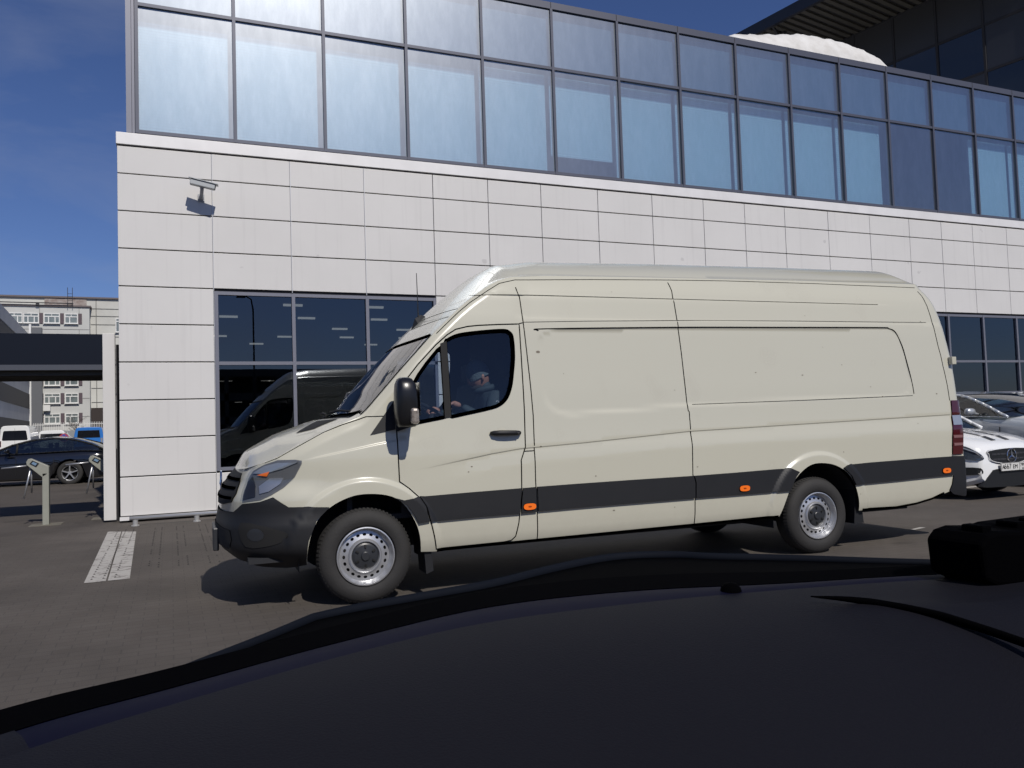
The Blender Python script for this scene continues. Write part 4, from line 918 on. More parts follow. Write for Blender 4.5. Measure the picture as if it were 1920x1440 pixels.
# --- wheels
def rim_disc(mb,c,r0,r1,nh,rh,hr,d0,d1,sg,mi=0):
    outer=[(r1*math.cos(t),r1*math.sin(t)) for t in np.linspace(0,2*PI,72,endpoint=False)]
    inner=[(r0*math.cos(t),r0*math.sin(t)) for t in np.linspace(0,2*PI,48,endpoint=False)]
    hs=[inner]
    for k in range(nh):
        t=2*PI*k/nh; cx,cz=rh*math.cos(t),rh*math.sin(t)
        hs.append([(cx+hr*math.cos(q)*math.cos(t)*.85-hr*math.sin(q)*math.sin(t)*1.15,cz+hr*math.cos(q)*math.sin(t)*.85+hr*math.sin(q)*math.cos(t)*1.15) for q in np.linspace(0,2*PI,14,endpoint=False)])
    Pd,Fd,_=tri_region(outer,hs,.016)
    rr=np.hypot(Pd[:,0],Pd[:,1]); y=c[1]+sg*(d0+(d1-d0)*np.clip((rr-r0)/(r1-r0),0,1)**1.0); V=np.stack([c[0]+Pd[:,0],y,c[2]+Pd[:,1]],1)
    mb.add(V,Fd.tolist() if sg>0 else Fd[:,::-1].tolist(),mi)
def wheel(cx,yo,sg,R=.36):
    # yo = outer face of the tyre, sg=+1 -> inward is +y
    c=(cx,yo,R)
    t=MB(); t.lathe([(.223,.035),(.235,.012),(.262,.000),(.295,.002),(.325,.012),(.344,.028),(R-.006,.045),(R,.062),(R,.178),(R-.006,.195),(.335,.215),(.26,.235),(.22,.215)],c,72,sgn=sg)
    # shoulder tread lugs
    for k in range(72):
        a=2*PI*k/72; 
        for (d,rr0) in ((.036,.346),):
            p=(cx+rr0*math.cos(a),yo+sg*d,R+rr0*math.sin(a)); q=(cx+(R+.002)*math.cos(a),yo+sg*(d+.035),R+(R+.002)*math.sin(a))
            t.bar(p,q,.016,.010,0,up=(math.cos(a),0,math.sin(a)))
    w_=t.build('wheel',M['rubber'],van,smooth=True,world=False); w_.data.set_sharp_from_angle(angle=math.radians(35))
    r=MB(); r.lathe([(.223,.020),(.222,.012),(.214,.010),(.209,.018),(.207,.040),(.196,.055),(.192,.062)],c,72,sgn=sg)
    rim_disc(r,c,.128,.1925,20,.162,.0125,.050,.066,sg)
    r.lathe([(.132,.052),(.128,.040),(.118,.030),(.110,.030),(.104,.040),(.102,.06)],c,72,sgn=sg)
    r.lathe([(.1925,.064),(.19,.10),(.19,.20)],c,60,sgn=sg)
    ro=r.build('rim',M['steel'],w_,smooth=True,world=False); ro.data.set_sharp_from_angle(angle=math.radians(40))
    h=MB(); h.lathe([(0,.018),(.028,.018),(.034,.022),(.036,.030),(.085,.036),(.1035,.046)],c,48,sgn=sg)
    for k in range(6):
        a=2*PI*(k+.5)/6; h.bar((cx+.060*math.cos(a),yo+sg*.030,R+.060*math.sin(a)),(cx+.086*math.cos(a),yo+sg*.034,R+.086*math.sin(a)),.012,.016,1,up=(0,1,0))
    h.build('hub_cap',[M['hub'],M['gap']],w_,smooth=False,world=False).data.polygons.foreach_set('use_smooth',[False]*0 or [False]*len(w_.children[-1].data.polygons))
    b=MB(); b.lathe([(0,.11),(.188,.11)],c,40,sgn=sg); b.build('brake_disc',M['gap'],w_,world=False)
for cx in (0,4.325):
    wheel(cx,.015,1); wheel(cx,1.975,-1)
# --- wheel housings, floor pan, mud flaps, bulkhead, cab
for cx,r in ((0,.475),(4.325,.50)):
    for sg,y0_,y1_ in ((1,.035,.52),(-1,1.955,1.47)):
        h=MB(); n=24; v=[];f=[]
        for i in range(n+1):
            t=PI*i/n; x=cx+(r+.02)*math.cos(t); z=.36+(r+.01)*math.sin(t); v+=[(x,y0_,z),(x,y1_,z)]
        f=[(2*i,2*i+1,2*i+3,2*i+2) for i in range(n)]; v+=[(cx-r-.02,y0_,.28),(cx-r-.02,y1_,.28),(cx+r+.02,y0_,.28),(cx+r+.02,y1_,.28)]; b_=2*(n+1); f+=[(0,1,b_+3,b_+2),(2*n,2*n+1,b_+1,b_)]
        # end wall
        v+=[(cx,y1_,.30)]; f+=[(2*i+1,2*i+3,len(v)-1) for i in range(n)]
        h.add(v,f); h.build('wheel_housing',M['darkin'],van,world=False)
        # arch lip filler between body edge and housing
fp=MB(); fp.box(-.85,-.50,.12,1.87,.36,.40); fp.box(-.50,.50,.54,1.45,.34,.40); fp.box(.50,3.8,.05,1.94,.385,.42); fp.box(3.8,4.85,.54,1.45,.36,.42); fp.box(4.85,6.15,.06,1.93,.45,.50)
fp.box(.55,6.0,.55,.62,.27,.385); fp.box(.55,6.0,1.37,1.44,.27,.385); fp.box(-.1,.1,.3,1.7,.28,.36); fp.box(4.25,4.40,.3,1.7,.26,.40); fp.lathe([(.0,-.12),(.12,-.10),(.14,0),(.12,.1),(0,.12)],(4.325,.995,.34),16)
fp.build('underbody',M['darkin'],van,world=False)
for s in (0,1):
    for pts in ([(.445,.56),(.50,.54),(.530,.20),(.470,.18)],[(4.80,.60),(4.853,.54),(4.885,.25),(4.765,.25)]):
        m_=MB(); ys=(.035,.26) if not s else (1.73,1.955); m_.prism([(x,z) for x,z in pts],ys[0],ys[1],axis='y'); m_.build('mud_flap',M['blackplastic'],van,world=False,fix=True)
cb=MB(); cb.box(1.40,1.43,.10,1.89,.42,1.9); cb.box(1.40,1.43,.36,1.63,1.9,2.6); cb.box(-.1,1.4,.10,1.89,.62,.66); cb.box(-.12,-.08,.12,1.87,.4,1.38); cb.build('bulkhead',M['darkin'],van,world=False)
ds=MB(); ds.prism([(-.10,1.30),(-.10,1.37),(.12,1.41),(.36,1.38),(.45,1.28),(.45,.95),(-.1,.9)],.12,1.87,axis='y'); ds.build('dashboard',pm('dashboard plastic',(.03,.032,.036),.6),van,world=False,fix=True)
cc=MB(); cc.box(.30,1.39,.10,.115,.66,1.34); cc.build('door_card',M['darkin'],van,world=False)
for y in (.5,1.15,1.55):
    st_=MB(); st_.box(.85,1.30,y-.24,y+.24,.98,1.12); st_.prism([(1.22,1.1),(1.30,1.1),(1.40,1.72),(1.30,1.74)],y-.23,y+.23,axis='y'); st_.prism([(1.31,1.76),(1.36,1.76),(1.37,1.93),(1.31,1.94)],y-.12,y+.12,axis='y')
    st_.build('seat',pm('seat cloth',(.02,.022,.026),.9),van,world=False,bevel=.03)
swc=Vector((.70,.50,1.43)); ax=Vector((.55,0,.835)).normalized(); e1=Vector((0,1,0)); e2=ax.cross(e1)
wm=MB(); wm.tube([swc+(e1*math.cos(t)+e2*math.sin(t))*.20 for t in np.linspace(0,2*PI,40)],.016,8,cap=False)
for a in (0,PI,PI*1.5): wm.tube([swc,swc+(e1*math.cos(a)+e2*math.sin(a))*.2],.014,6)
wm.tube([swc,swc-ax*.25],.03,8); wm.build('steering_wheel',M['hub'],van,smooth=True,world=False)
# --- antenna, wipers, number plate holder
an=MB(); zc_=float(top(T([.70]),T([.995]))[0,2]); 
an.add([(.635,.995,zc_-.07),(.70,.955,zc_-.01),(.78,.965,zc_+.065),(.78,1.025,zc_+.065),(.70,1.035,zc_-.01),(.735,.995,zc_+.085),(.68,.995,zc_+.05)],[(0,1,6),(1,2,5,6),(0,6,4),(4,6,5,3),(2,3,5),(0,4,3,2,1)]); an.tube([(.712,.995,zc_+.06),(.71,.995,zc_+.14),(.705,.995,zc_+.47)],[.008,.005,.003],6)
an.build('antenna',M['blackplastic'],van,world=False)
for y0_,y1_ in ((.35,.98),(1.0,1.6)):
    wi=MB(); q0=toff(T([ws_b(y0_)+.02]),T([y0_]),.02)[0]; q1=toff(T([ws_b(y1_)+.06]),T([y1_]),.02)[0]; wi.tube([q0,(q0+q1)/2+np.array([-.0,0,.012]),q1],.009,6); wi.build('wiper',M['gap'],van,world=False)
ph=MB(); ph.box(-1.085,-1.04,.72,1.27,.40,.58); ph.box(-1.05,-.95,.80,1.19,.45,.53); ph.build('plate_holder',M['hub'],van,world=False,bevel=.008)
# a few mud specks
sp=MB()
rs=random.Random(3)
for k in range(26):
    a=rs.uniform(.4,6.0); z=rs.choice([rs.uniform(.45,1.3),rs.uniform(1.3,2.5)]); r=rs.uniform(.003,.007)
    if .62<z<.86 or pip(T([[a,z]]),WIN)[0] or pip(T([[a,z]]),QWIN)[0]: continue
    t=np.linspace(0,2*PI,7,endpoint=False); V=soff(a+r*np.cos(t)*rs.uniform(.8,1.8),z+r*np.sin(t)*rs.uniform(.5,1.1),.0015); sp.add(V,[tuple(range(7))[::-1]])
for a,z,r in ((1.509,1.932,.018),(2.122,.564,.010),(.86,1.0,.008)):
    t=np.linspace(0,2*PI,9,endpoint=False); V=soff(a+r*np.cos(t)*1.1,z+r*np.sin(t)*.6,.0015); sp.add(V,[tuple(range(9))[::-1]])
sp.build('mud_specks',pm('mud',(.16,.14,.11),.9),van,world=False)
# ---------------------------------------------------------------- driver
def skin_person():
    root=thing('person','driver in grey knitted hat and dark jacket seated at the van wheel','person',(VX,VY,0),VA)
    skinm=pm('skin',(.42,.20,.14),.55); jm=pm('dark jacket',(.03,.045,.052),.75,bump=(14,.6)); hatm=pm('grey knit',(.10,.125,.135),.95,bump=(60,.5)); trm=pm('trousers',(.02,.022,.028),.85)
    # joints in van coords: facing -x, y across
    J=[((1.22,.50,1.12),.14),((1.235,.50,1.30),.15),((1.215,.50,1.48),.155),((1.19,.50,1.60),.095),((1.165,.50,1.665),.055),((1.13,.50,1.72),.06),
       ((1.20,.33,1.565),.075),((1.12,.27,1.36),.058),((.99,.29,1.42),.048),((.885,.31,1.495),.033),
       ((1.20,.67,1.565),.075),((1.12,.74,1.36),.058),((.96,.70,1.38),.048),((.80,.66,1.46),.033),
       ((1.10,.40,1.10),.10),((.78,.36,1.16),.085),((.62,.36,.78),.06),((1.10,.60,1.10),.10),((.78,.64,1.16),.085),((.62,.64,.78),.06)]
    Eg=[(0,1),(1,2),(2,3),(3,4),(4,5),(2,6),(6,7),(7,8),(8,9),(2,10),(10,11),(11,12),(12,13),(0,14),(14,15),(15,16),(0,17),(17,18),(18,19)]
    def sk(name,J,Eg,mat,lv=2,root_i=0,parent=root):
        me=bpy.data.meshes.new(name); me.from_pydata([j[0] for j in J],Eg,[])
        o=bpy.data.objects.new(name,me); COL.objects.link(o); o.parent=parent; m=o.modifiers.new('skin','SKIN')
        for i,j in enumerate(J):
            r=j[1]; me.skin_vertices[0].data[i].radius=(r,r) if not isinstance(r,tuple) else r
        me.skin_vertices[0].data[root_i].use_root=True
        m.use_smooth_shade=True; s=o.modifiers.new('sub','SUBSURF'); s.levels=lv; s.render_levels=lv
        me.materials.append(mat); return o
    sk('jacket',J[:14],[e for e in Eg if max(e)<14],jm); sk('trousers',[J[0]]+J[14:],[(0,1),(1,2),(2,3),(0,4),(4,5),(5,6)],trm)
    # head: ellipsoid with brow, nose, chin, ears
    hc=Vector((1.105,.50,1.755)); v=[];f=[]; nu,nv=28,20; tilt=math.radians(24)
    for i in range(nv+1):
        ph=PI*i/nv
        for k in range(nu):
            t=2*PI*k/nu; x=-math.cos(t)*math.sin(ph); y=math.sin(t)*math.sin(ph); z=math.cos(ph)
            rx=.098; ry=.076; rz=.122; px,py,pz=x*rx,y*ry,z*rz
            if z<-.2: py*=1-.28*(-z-.2); px*=1-.10*(-z-.2)
            if x<-.1 and z<-.1: px-=.010*(-z)
            if x<-.55:
                wn=max(0,1-abs(y)/.30); 
                px-=.026*wn*max(0,1-abs(z+.12)/.30)*1.0
                px+=.012*max(0,1-abs(abs(y)-.42)/.18)*max(0,1-abs(z-.10)/.16)
                px+=.006*max(0,1-abs(z+.47)/.07)
                px-=.008*wn*max(0,1-abs(z+.40)/.10)
            X=px*math.cos(tilt)+pz*math.sin(tilt)*-1*(-1)*-1; Z=pz*math.cos(tilt)+px*math.sin(tilt)
            X=px*math.cos(tilt)-pz*math.sin(tilt); Z=px*math.sin(tilt)+pz*math.cos(tilt)
            v.append((hc.x+X,hc.y+py,hc.z+Z))
    for i in range(nv):
        for k in range(nu): f.append((i*nu+k,i*nu+(k+1)%nu,(i+1)*nu+(k+1)%nu,(i+1)*nu+k))
    b=MB(); b.add(v,f)
    for s in (-1,1):   # ears
        e=[]; 
        for k in range(8): t=2*PI*k/8; e.append((hc.x+.018+.014*math.cos(t),hc.y+s*.078,hc.z-.012+.028*math.sin(t)))
        e2=[(x-.004,y+s*.010,z) for x,y,z in e]; b.add(e+e2,[(k,(k+1)%8,8+(k+1)%8,8+k) for k in range(8)]+[tuple(range(8,16))])
    head=b.build('head',skinm,root,smooth=True,world=False)
    b=MB(); v=[];f=[]
    def rot(px,pz,t=tilt): return px*math.cos(t)-pz*math.sin(t),px*math.sin(t)+pz*math.cos(t)
    for i in range(12):
        ph=PI*.5*i/11*1.12; 
        for k in range(nu):
            t=2*PI*k/nu; px=-math.cos(t)*math.sin(ph)*.107; py=math.sin(t)*math.sin(ph)*.086; pz=math.cos(ph)*.138+.0
            if i==11: px*=1.04; py*=1.05
            X,Z=rot(px+.004,pz); v.append((hc.x+X,hc.y+py,hc.z+Z+.012))
    for i in range(11):
        for k in range(nu): f.append((i*nu+k,i*nu+(k+1)%nu,(i+1)*nu+(k+1)%nu,(i+1)*nu+k))
    b.add(v,f); b.build('knitted_hat',hatm,head,smooth=True,world=False)
    b=MB()
    for s in (-1,1):
        X,Z=rot(-.091,.008); b.lathe([(0,-.006),(.009,0),(0,.006)],(hc.x+X,hc.y+s*.032,hc.z+Z),8)
    b.build('eyes',M['gap'],head,world=False)
    b=MB(); X,Z=rot(-.05,-.085); bp=[]
    for k in range(9):
        a=-1.2+k*.3; px,pz=-.088*math.cos(a)*.95,-.082; X,Z=rot(px,pz); bp.append((hc.x+X,hc.y+.068*math.sin(a),hc.z+Z))
    b.tube(bp,[.012,.018,.022,.025,.027,.025,.022,.018,.012],8); b.build('beard',pm('dark beard',(.03,.025,.022),.9),head,smooth=True,world=False)
    # collar
    b=MB(); b.tube([(1.16+.085*math.cos(t),.50+.085*math.sin(t),1.645+.02*math.cos(t)) for t in np.linspace(0,2*PI,20)],.028,8,cap=False); b.build('collar',jm,root,smooth=True,world=False)
    b=MB(); b.lathe([(.010,0),(.014,-.003),(.018,0)],(1.19,.262,1.515),16); b.build('sleeve_badge',pm('badge',(.5,.5,.5),.5),root,world=False)
    # hands on the wheel rim, each one skinned figure of palm, four fingers, thumb
    for (wr,ypos) in (((.885,.31,1.495),.31),((.80,.66,1.46),.66)):
        wx,wy,wz=wr; s=1 if ypos<.5 else -1
        J=[((wx,wy,wz),.024),((wx-.045,wy,wz+.015),.030),((wx-.075,wy,wz+.022),.028)]; Eg=[(0,1),(1,2)]
        for q,(off,ln) in enumerate(((-.030,.92),(-.010,1.0),(.011,.96),(.031,.80))):
            b0=len(J); J+=[((wx-.085,wy+off,wz+.024),.0105),((wx-.085-.030*ln,wy+off*1.05,wz+.012),.0098),((wx-.085-.036*ln,wy+off*1.08,wz-.014*ln),.009),((wx-.085-.012,wy+off*1.05,wz-.030*ln),.008)]
            Eg+=[(2,b0),(b0,b0+1),(b0+1,b0+2),(b0+2,b0+3)]
        b0=len(J); J+=[((wx-.035,wy+s*.032,wz+.0),.013),((wx-.070,wy+s*.042,wz-.010),.011),((wx-.098,wy+s*.034,wz-.018),.0095)]; Eg+=[(1,b0),(b0,b0+1),(b0+1,b0+2)]
        sk('hand',J,Eg,skinm,2,1)
skin_person()
# ---------------------------------------------------------------- parked cars
def car(name,label,loc,rz,paint,L=4.5,Wd=1.80,H=1.45,prof=None,roofp=None,group=None,clr=.17,wb=2.7,fo=.9,rr=.33,rims='spoke',detail=False,belt_z=None):
    """x: front = 0, back = +L ; y centred ; prof (x,z) bonnet/belt/boot line ; roofp (x,z) roof from screen foot to tail"""
    t=thing(name,label,'car',loc,rz,group)
    px,pz=zip(*prof); rx,rz_=zip(*roofp); hw=Wd/2
    def wid(x): return hw*(1-.30*max(0,1-x/.75)**2.4-.16*max(0,(x-(L-.6))/.6)**2.2)
    xs=sorted(set([0,.03,.08,.15,.25,.4,.6]+[round(q,2) for q in np.arange(.8,L-.5,.14)]+[L-.4,L-.25,L-.12,L-.05,L]))
    arch=[fo,fo+wb]; ra=rr+.05
    b=MB(); v=[];f=[]
    for x in xs:
        w_=wid(x); zt=np.interp(x,px,pz); zb=clr+.10*max(0,1-x/.3)+.10*max(0,1-(L-x)/.3)
        for a in arch:
            if abs(x-a)<ra: zb=max(zb,rr+math.sqrt(ra*ra-(x-a)**2))
        zb=min(zb,zt-.12)
        row=[(.86*w_,zb),(.97*w_,min(zb+.05,zt-.1)),(w_,max(zb+.02,.50*zt+.05)),(w_*.985,zt-.14 if zt-.14>zb else zt-.06),(w_*.94,zt-.045),(w_*.86,zt),(w_*.5,zt+.030),(0,zt+.038)]
        row=row+[(-y,z) for y,z in row[:-1][::-1]]; v+=[(x,-y,z) for y,z in row]
    m_=15
    for i in range(len(xs)-1):
        for k in range(m_-1): f.append((i*m_+k,i*m_+k+1,(i+1)*m_+k+1,(i+1)*m_+k))
    f.append(tuple(range(m_))); f.append(tuple((len(xs)-1)*m_+k for k in range(m_))[::-1])
    b.add(v,f); body_=b.build('body',paint,t,smooth=True,world=False,fix=True); body_.data.set_sharp_from_angle(angle=math.radians(38))
    # glasshouse
    g=MB(); v=[];f=[]; gx=list(np.linspace(rx[0],rx[-1],22))
    for x in gx:
        zr=np.interp(x,rx,rz_); zb=np.interp(x,px,pz)+.01; zr=max(zr,zb+.012); w_=wid(x); k_=(zr-zb)/(H-.9)
        wr=w_*(.93-.20*min(1,max(0,k_))); v+=[(x,-w_*.93,zb),(x,-wr,zr-.03*min(1,k_)),(x,-wr*.9,zr),(x,0,zr+.025*min(1,k_)),(x,wr*.9,zr),(x,wr,zr-.03*min(1,k_)),(x,w_*.93,zb)]
    for i in range(len(gx)-1):
        for k in range(6): f.append((i*7+k,i*7+k+1,(i+1)*7+k+1,(i+1)*7+k))
    g.add(v,f); g.build('windows',M['carglass'],t,smooth=True,world=False,fix=True).data.set_sharp_from_angle(angle=math.radians(30))
    # roof skin + pillars in paint
    i0=next(i for i,x in enumerate(gx) if np.interp(x,rx,rz_)>H-.07); i1=max(i for i,x in enumerate(gx) if np.interp(x,rx,rz_)>H-.09)
    r=MB(); V=[Vector(q) for q in v]
    def P_(i,k,o=.008): return V[i*7+k]+Vector((0,(-1 if k<3 else (1 if k>3 else 0))*o,o))
    for i in range(i0,i1):
        for k in range(1,5): a,b1,c,d=P_(i,k),P_(i,k+1),P_(i+1,k+1),P_(i+1,k); r.add([a,b1,c,d],[(0,1,2,3)])
    r.build('roof',paint,t,smooth=False,world=False,fix=True)
    for ss_ in (0,1):
        pl=MB(); s=(1,5)[ss_]
        for i in range(0,len(gx)-1):
            if not(i0<=i<i1): pl.tube([P_(i,s,.0),P_(i+1,s,.0)],.028,6)
            else: pl.tube([P_(i,s,.0),P_(i+1,s,.0)],.020,6)
        ib=int(np.searchsorted(gx,fo+wb*.52)); s,q=((0,1),(6,5))[ss_]
        pl.tube([V[ib*7+s],V[ib*7+q]],.03,6)
        for i in range(len(gx)-1): pl.tube([V[i*7+s],V[(i+1)*7+s]],.012,4)
        pl.build('window_frame',paint if detail else M['gap'],t,smooth=True,world=False)
    # interior seats, seen through the glass
    st_=MB()
    for x in (fo+wb*.45,fo+wb*.78):
        for y in (-.38,.38): st_.box(x,x+.12,y-.22,y+.22,.6,H-.35); st_.box(x,x+.08,y-.1,y+.1,H-.34,H-.18)
    st_.build('seats',M['darkin'],t,world=False,bevel=.02)
    for a in arch:
        for s in (-1,1):
            w2=MB(); yo=s*(wid(a)-.02); c=(a,yo,rr); w2.lathe([(.62*rr,.03),(.68*rr,.0),(.93*rr,.01),(rr,.03),(rr,.19),(.6*rr,.2)],c,36,sgn=-s); wo=w2.build('wheel',M['rubber'],t,smooth=True,world=False)
            r2=MB(); r2.lathe([(.66*rr,.015),(.60*rr,.03),(.58*rr,.12)],c,36,sgn=-s)
            for k in range(5):
                q=2*PI*k/5+.3; r2.bar((a,yo-s*.03,rr),(a+.62*rr*math.cos(q),yo-s*.02,rr+.62*rr*math.sin(q)),.03,.07,up=(0,1,0)); 
            r2.lathe([(0,.01),(.15*rr,.015),(.18*rr,.04)],c,16,sgn=-s); r2.build('rim',M['steel'],wo,world=False)
            d=MB(); d.lathe([(0,.10),(.60*rr,.10)],c,24,sgn=-s); d.build('brake_disc',M['gap'],wo,world=False)
            h=MB(); n=16; vv=[]
            for i in range(n+1): q=PI*i/n; vv+=[(a+ra*math.cos(q),s*(wid(a)-.04),rr+ra*math.sin(q)),(a+ra*math.cos(q),s*.35,rr+ra*math.sin(q))]
            h.add(vv,[(2*i,2*i+1,2*i+3,2*i+2) for i in range(n)]); h.build('wheel_housing',M['gap'],t,world=False)
    u=MB(); u.box(.35,L-.35,-hw*.75,hw*.75,clr+.02,clr+.12); u.build('underbody',M['gap'],t,world=False)
    for s in (-1,1):
        mr=MB(); x=rx[0]+.55; z=np.interp(x,px,pz)+.09; w_=wid(x); mr.bar((x,s*(w_*.93),z-.04),(x,s*(w_+.06),z-.01),.05,.03)
        vv=[];ff=[]
        for (yy_,sx2,sz) in ((w_+.03,.04,.035),(w_+.06,.06,.062),(w_+.15,.065,.066),(w_+.21,.05,.058),(w_+.225,.03,.045)):
            for k in range(10): q=2*PI*k/10; vv.append((x+sx2*math.cos(q),s*yy_,z+.01+sz*math.sin(q)))
        for i in range(4):
            for k in range(10): ff.append((i*10+k,i*10+(k+1)%10,(i+1)*10+(k+1)%10,(i+1)*10+k))
        ff+=[tuple(range(10)),tuple(range(40,50))]; mr.add(vv,ff); mr.build('wing_mirror',paint,t,smooth=True,world=False,fix=True)
        hd=MB(); hd.bar((fo+wb*.45,s*(wid(2)+.004),.86),(fo+wb*.45+.2,s*(wid(2)+.004),.865),.02,.025); hd.build('door_handle',paint,t,world=False)
        dl=MB(); 
        for x in (fo+wb*.16,fo+wb*.53,fo+wb*.86): w_=wid(x); dl.box(x-.004,x+.004,s*w_*1.0-.004,s*w_*1.0+.004,.34,np.interp(x,px,pz)-.15)
        dl.build('door_gap',M['gap'],t,world=False)
    return t,wid
# white striped hatchback, nose towards the lane (local x runs to +Y)
prof=[(0,.66),(.02,.74),(.10,.80),(.3,.87),(.7,.945),(1.15,1.0),(1.6,1.0),(4.1,1.0),(4.3,.95),(4.4,.7)]
roofp=[(1.05,1.0),(1.45,1.24),(1.9,1.44),(2.4,1.49),(3.2,1.47),(3.7,1.38),(4.15,1.02)]
wc,wid=car('parked_car','white hatchback with twin black bonnet stripes and a star grille parked behind the van',(11.33,8.12,0),PI/2,M['white'],4.42,1.80,1.49,prof,roofp,'cars parked at the right by the building',detail=True,rr=.34)
def fx_(y): # front surface x at lateral position y
    for x in np.linspace(0,.6,200):
        if wid(x)>=abs(y): return x
    return .6
def fpoly(nm,pts,off,mat,par=wc,th=.01):
    # pts: (y,z) in car coords, wraps round the nose; image left = +y here (car's right)
    P_,F_,loops=tri_region(pts,[],.05); c=MB(); X=np.array([fx_(y*.985) for y in P_[:,0]])-off; V=np.stack([X,P_[:,0],P_[:,1]],1); c.add(V,F_.tolist())
    for l in loops:
        A=np.array([[fx_(y*.985)-off,y,z] for y,z in l]); B=A+[off+.02,0,0]; n=len(l); c.add(np.vstack([A,B]),[(i,(i+1)%n,n+(i+1)%n,n+i) for i in range(n)])
    return c.build(nm,mat,par,world=False,fix=True)
blk=pm('grille black',(.012,.013,.014),.35)
gr2=fpoly('grille',smooth_poly([(-.46,.71),(-.30,.725),(0,.735),(.30,.725),(.46,.71),(.47,.66),(.40,.56),(.25,.515),(0,.505),(-.25,.515),(-.40,.56),(-.47,.66)],3,True),.012,blk)
c=MB(); c.tube([(fx_(y)-.016,y,z) for y,z in smooth_poly([(-.46,.71),(0,.735),(.46,.71),(.47,.66),(.40,.56),(0,.505),(-.40,.56),(-.47,.66)],4,True)],.006,5); c.build('grille_rim',M['white'],gr2,world=False)
for z in (.58,.655):
    c=MB(); c.box(-.014,-.006+.0,-.40,.40,z-.012,z+.012); 
    for y in (-.36,-.28,-.2,.2,.28,.36): c.box(-.018,-.014,y-.02,y+.02,z-.01,z+.01)
    c.build('grille_bar',pm('bar grey',(.09,.09,.1),.3,.6),gr2,world=False)
c=MB(); star(c,(-.012,0,.625),.098,'-x',0,.016); c.build('star_emblem',M['chrome'],gr2,fix=True,world=False)
for s in (-1,1):
    h=fpoly('headlight',smooth_poly([(s*.56,.60),(s*.66,.70),(s*.745,.78),(s*.81,.80),(s*.85,.72),(s*.80,.64),(s*.70,.585)],3,True),.010,pm('headlamp glass',(.06,.075,.10),.08,.2,coat=1))
    c=MB(); c.tube([(fx_(y*.985)-.018,y,z) for y,z in ((s*.60,.615),(s*.68,.695),(s*.78,.765))],.010,6); c.build('reflector',M['reflector'],h,world=False)
    fpoly('bumper_intake',smooth_poly([(s*.60,.39),(s*.64,.47),(s*.82,.475),(s*.84,.41),(s*.78,.37)],3,True),.010,blk)
fpoly('lower_intake',smooth_poly([(-.66,.20),(-.58,.27),(-.42,.40),(-.30,.44),(.30,.44),(.42,.40),(.58,.27),(.66,.20),(.3,.18),(-.3,.18)],2,True),.012,blk)
# bonnet stripes
def btop(x,y):
    w_=wid(x); z=np.interp(x,[q[0] for q in prof],[q[1] for q in prof]); a=abs(y)/w_
    return float(z+np.interp(a,[0,.5,.86,.94],[.038,.030,0,-.045]))
for y0,y1 in ((.10,.20),(-.20,-.10)):
    for xa,xb in ((.13,.30),(.34,1.12)):
        c=MB(); q=np.linspace(xa,xb,10); v=[]
        w0,w1=(y0,y1) if xb<.4 else ((y0+y1)/2-.035,(y0+y1)/2+.02)
        for x in q: v+=[(x,w0,btop(x,w0)+.007),(x,w1,btop(x,w1)+.007)]
        c.add(v,[(2*i,2*i+1,2*i+3,2*i+2) for i in range(9)]); c.build('bonnet_stripe',blk,wc,world=False)
# number plate

np_=MB(); np_.box(-.045,-.035,-.265,.265,.405,.525); npo=np_.build('number_plate',pm('plate white',(.55,.55,.53),.5),wc,world=False,bevel=.004)
c=MB()
for a in ((-.262,.262,.520,.524),(-.262,.262,.406,.410)): c.box(-.0475,-.0455,a[0],a[1],a[2],a[3])
for y in (-.262,.258,-.128): c.box(-.0475,-.0455,y,y+.004,.41,.52)
c.build('plate_border',blk,npo,world=False)
def text(s,size,loc,par,mat,xs=1.0,name='plate_lettering'):
    cu=bpy.data.curves.new(name,'FONT'); cu.body=s; cu.size=size; cu.extrude=.001; cu.align_x='CENTER'; cu.align_y='CENTER'; cu.space_character=1.05
    o=bpy.data.objects.new(name,cu); COL.objects.link(o); o.parent=par; o.location=loc; o.rotation_euler=(PI/2,0,-PI/2); o.scale=(xs,1,1); cu.materials.append(mat); bpy.context.view_layer.update(); me=bpy.data.meshes.new_from_object(o.evaluated_get(bpy.context.evaluated_depsgraph_get())); o2=bpy.data.objects.new(name,me); COL.objects.link(o2); o2.parent=par; o2.location=loc; o2.rotation_euler=o.rotation_euler; o2.scale=o.scale; bpy.data.objects.remove(o); return o2
text('A',.085,(-.0475,.218,.462),npo,blk,.9); text('667',.105,(-.0475,.125,.468),npo,blk,.95); text('EM',.085,(-.0475,-.035,.462),npo,blk,.95); text('799',.07,(-.0475,-.192,.480),npo,blk,.9); text('RUS',.028,(-.0475,-.205,.430),npo,blk,1)
# silver crossover next to it
prof2=[(0,.72),(.03,.86),(.12,.95),(.4,1.04),(.9,1.10),(1.3,1.15),(1.7,1.17),(4.4,1.2),(4.55,1.1),(4.6,.7)]
roof2=[(1.22,1.15),(1.6,1.36),(2.05,1.56),(2.6,1.63),(3.4,1.60),(4.0,1.50),(4.45,1.2)]
sc_,w2=car('parked_car','silver crossover with a dark windscreen parked beside the striped white hatchback',(13.95,8.15,0),PI/2,M['silver'],4.6,1.88,1.63,prof2,roof2,'cars parked at the right by the building',detail=True,rr=.37,clr=.22)
for s in (-1,1):
    c=MB(); c.tube([(.25,s*.72,.78),(.45,s*.80,.84),(.65,s*.86,.88)],[.05,.07,.03],8); c.build('headlight',M['clearlens'],sc_,smooth=True,world=False)
c=MB(); c.box(-.012,.0,-.45,.45,.5,.75); c.build('grille',blk,sc_,world=False,bevel=.003)
